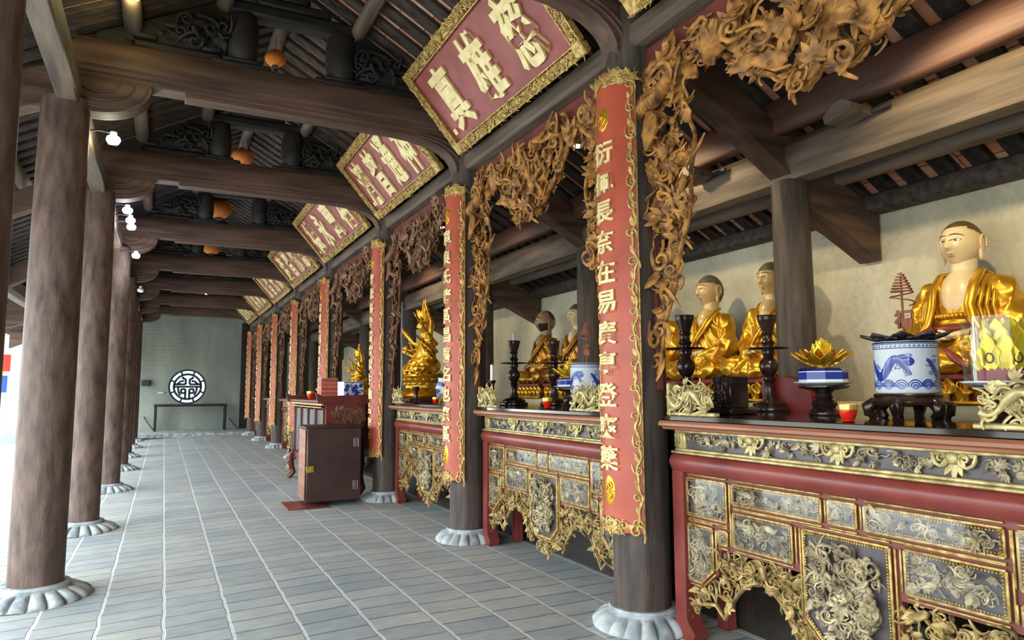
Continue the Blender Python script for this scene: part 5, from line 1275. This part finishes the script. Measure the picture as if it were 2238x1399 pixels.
bulb_lamp('lit white bulb beside the fourth court column', -.5, 12.7, 3.73, -.74, M['bulb_blue'], 8, (.9, .95, 1))
bulb_lamp('white lamp beside the fifth court column', -.5, 15.6, 3.55, -.74, M['tube'], 1, (1, 1, 1))
bulb_lamp('yellow bulb above the big foreground column, just out of the picture', -.35, 6.0, 4.66, -.9, M['bulb'], 4, (1, .88, .35))

def altar_lamp(i, pw, yy):
    t = thing('altar_lamp', 'small lamp tucked behind the carved valance of the %s altar bay' % BAYS[i], 'lamp', (3.06, yy, 3.60), 0, 'lamps behind the valances')
    MB().lathe([(.05, -.03), (.055, 0), (.04, .05), (.02, .07), (0, .07)], 18).build('housing', M['iron'], t, 50); MB().lathe([(0, -.045), (.03, -.04), (.045, -.025), (.0, -.02)], 16).build('bulb', M['bulb'], t, 60)
    MB().tube([(0, 0, .06), (-.10, 0, .12), (-.18, 0, .14)], .012, 8).build('arm', M['iron'], t, 60)
    l = bpy.data.lights.new('altar_light', 'SPOT'); l.energy = pw*1.6; l.spot_size = math.radians(108); l.spot_blend = .35; l.color = (1, .80, .45); l.shadow_soft_size = .05; lo = bpy.data.objects.new('altar_light', l); COL.objects.link(lo); lo.parent = t; lo.location = (.03, 0, -.10); lo.rotation_euler = Vector((1.72, 0, -1.55)).to_track_quat('-Z', 'Y').to_euler()
altar_lamp(0, 62, 2.0); altar_lamp(1, 42, 4.85); altar_lamp(2, 6, 8.1); altar_lamp(3, 30, 11.4); altar_lamp(4, 18, 15.0); altar_lamp(5, 5, 18.3)

def wooden_lamp(label, y):
    t = thing('wooden_lamp', label, 'lamp', (4.16, y, 3.335), 0, 'wooden lamps on the round beams')
    P = [(-.10, -.02), (-.11, .03), (-.04, .075), (.04, .06), (.11, .0), (.10, -.05)]
    MB().prism(P, lambda u, v, w_: (-.04-w_, u, v), .0, .20).build('hood', M['beam_y'], t, 30)
    for s in (-1, 1): MB().bar((-.03, s*.10, .0), (.0, s*.22, .02), .02, .03, .004).build('bracket', M['iron'], t)
wooden_lamp('small wooden lamp hood on the pale round beam above the largest statue', 3.0); wooden_lamp('small wooden lamp hood on the round beam seen past the valance leg', 4.50)

# ------------------------------------------------------------------ glimpses of the court at the far left
for k, (x, y, z, m_, lb) in enumerate(((-3.95, 20.2, 2.42, 'flag_red', 'red hanging flag in the court beyond the columns'), (-4.0, 20.25, 1.92, 'flag_blue', 'blue hanging flag in the court beyond the columns'), (-4.62, 23.5, 2.35, 'flag_yellow', 'yellow hanging flag in the court beyond the columns'))):
    t = thing('court_flag', lb, 'flag', (x, y, 0), 0, 'coloured flags in the court')
    MB().tube([(0, 0, -.5), (0, 0, z+.06)], .02, 8).build('pole', M['iron'], t)
    MB().grid(lambda a, b: (.02+.62*a, .03*math.sin(a*7), z-.40*b), 10, 4).build('cloth', M[m_], t)
o = MB().lathe([(.018, 0), (.018, .15), (.004, .16)], 12).build('candle', M['white'], None); o.location = (2.88, 6.20, ZT+.26); tag(o, 'white candle standing at the left end of the second altar', 'candle')
o = MB().lathe([(.06, 0), (.06, .01), (.025, .03), (.022, .22), (.04, .25), (.04, .26), (0, .26)], 16).build('candle_holder', M['black_wood'], None, 50); o.location = (2.88, 6.20, ZT); tag(o, 'short black holder under the white candle of the second altar', 'candle holder')
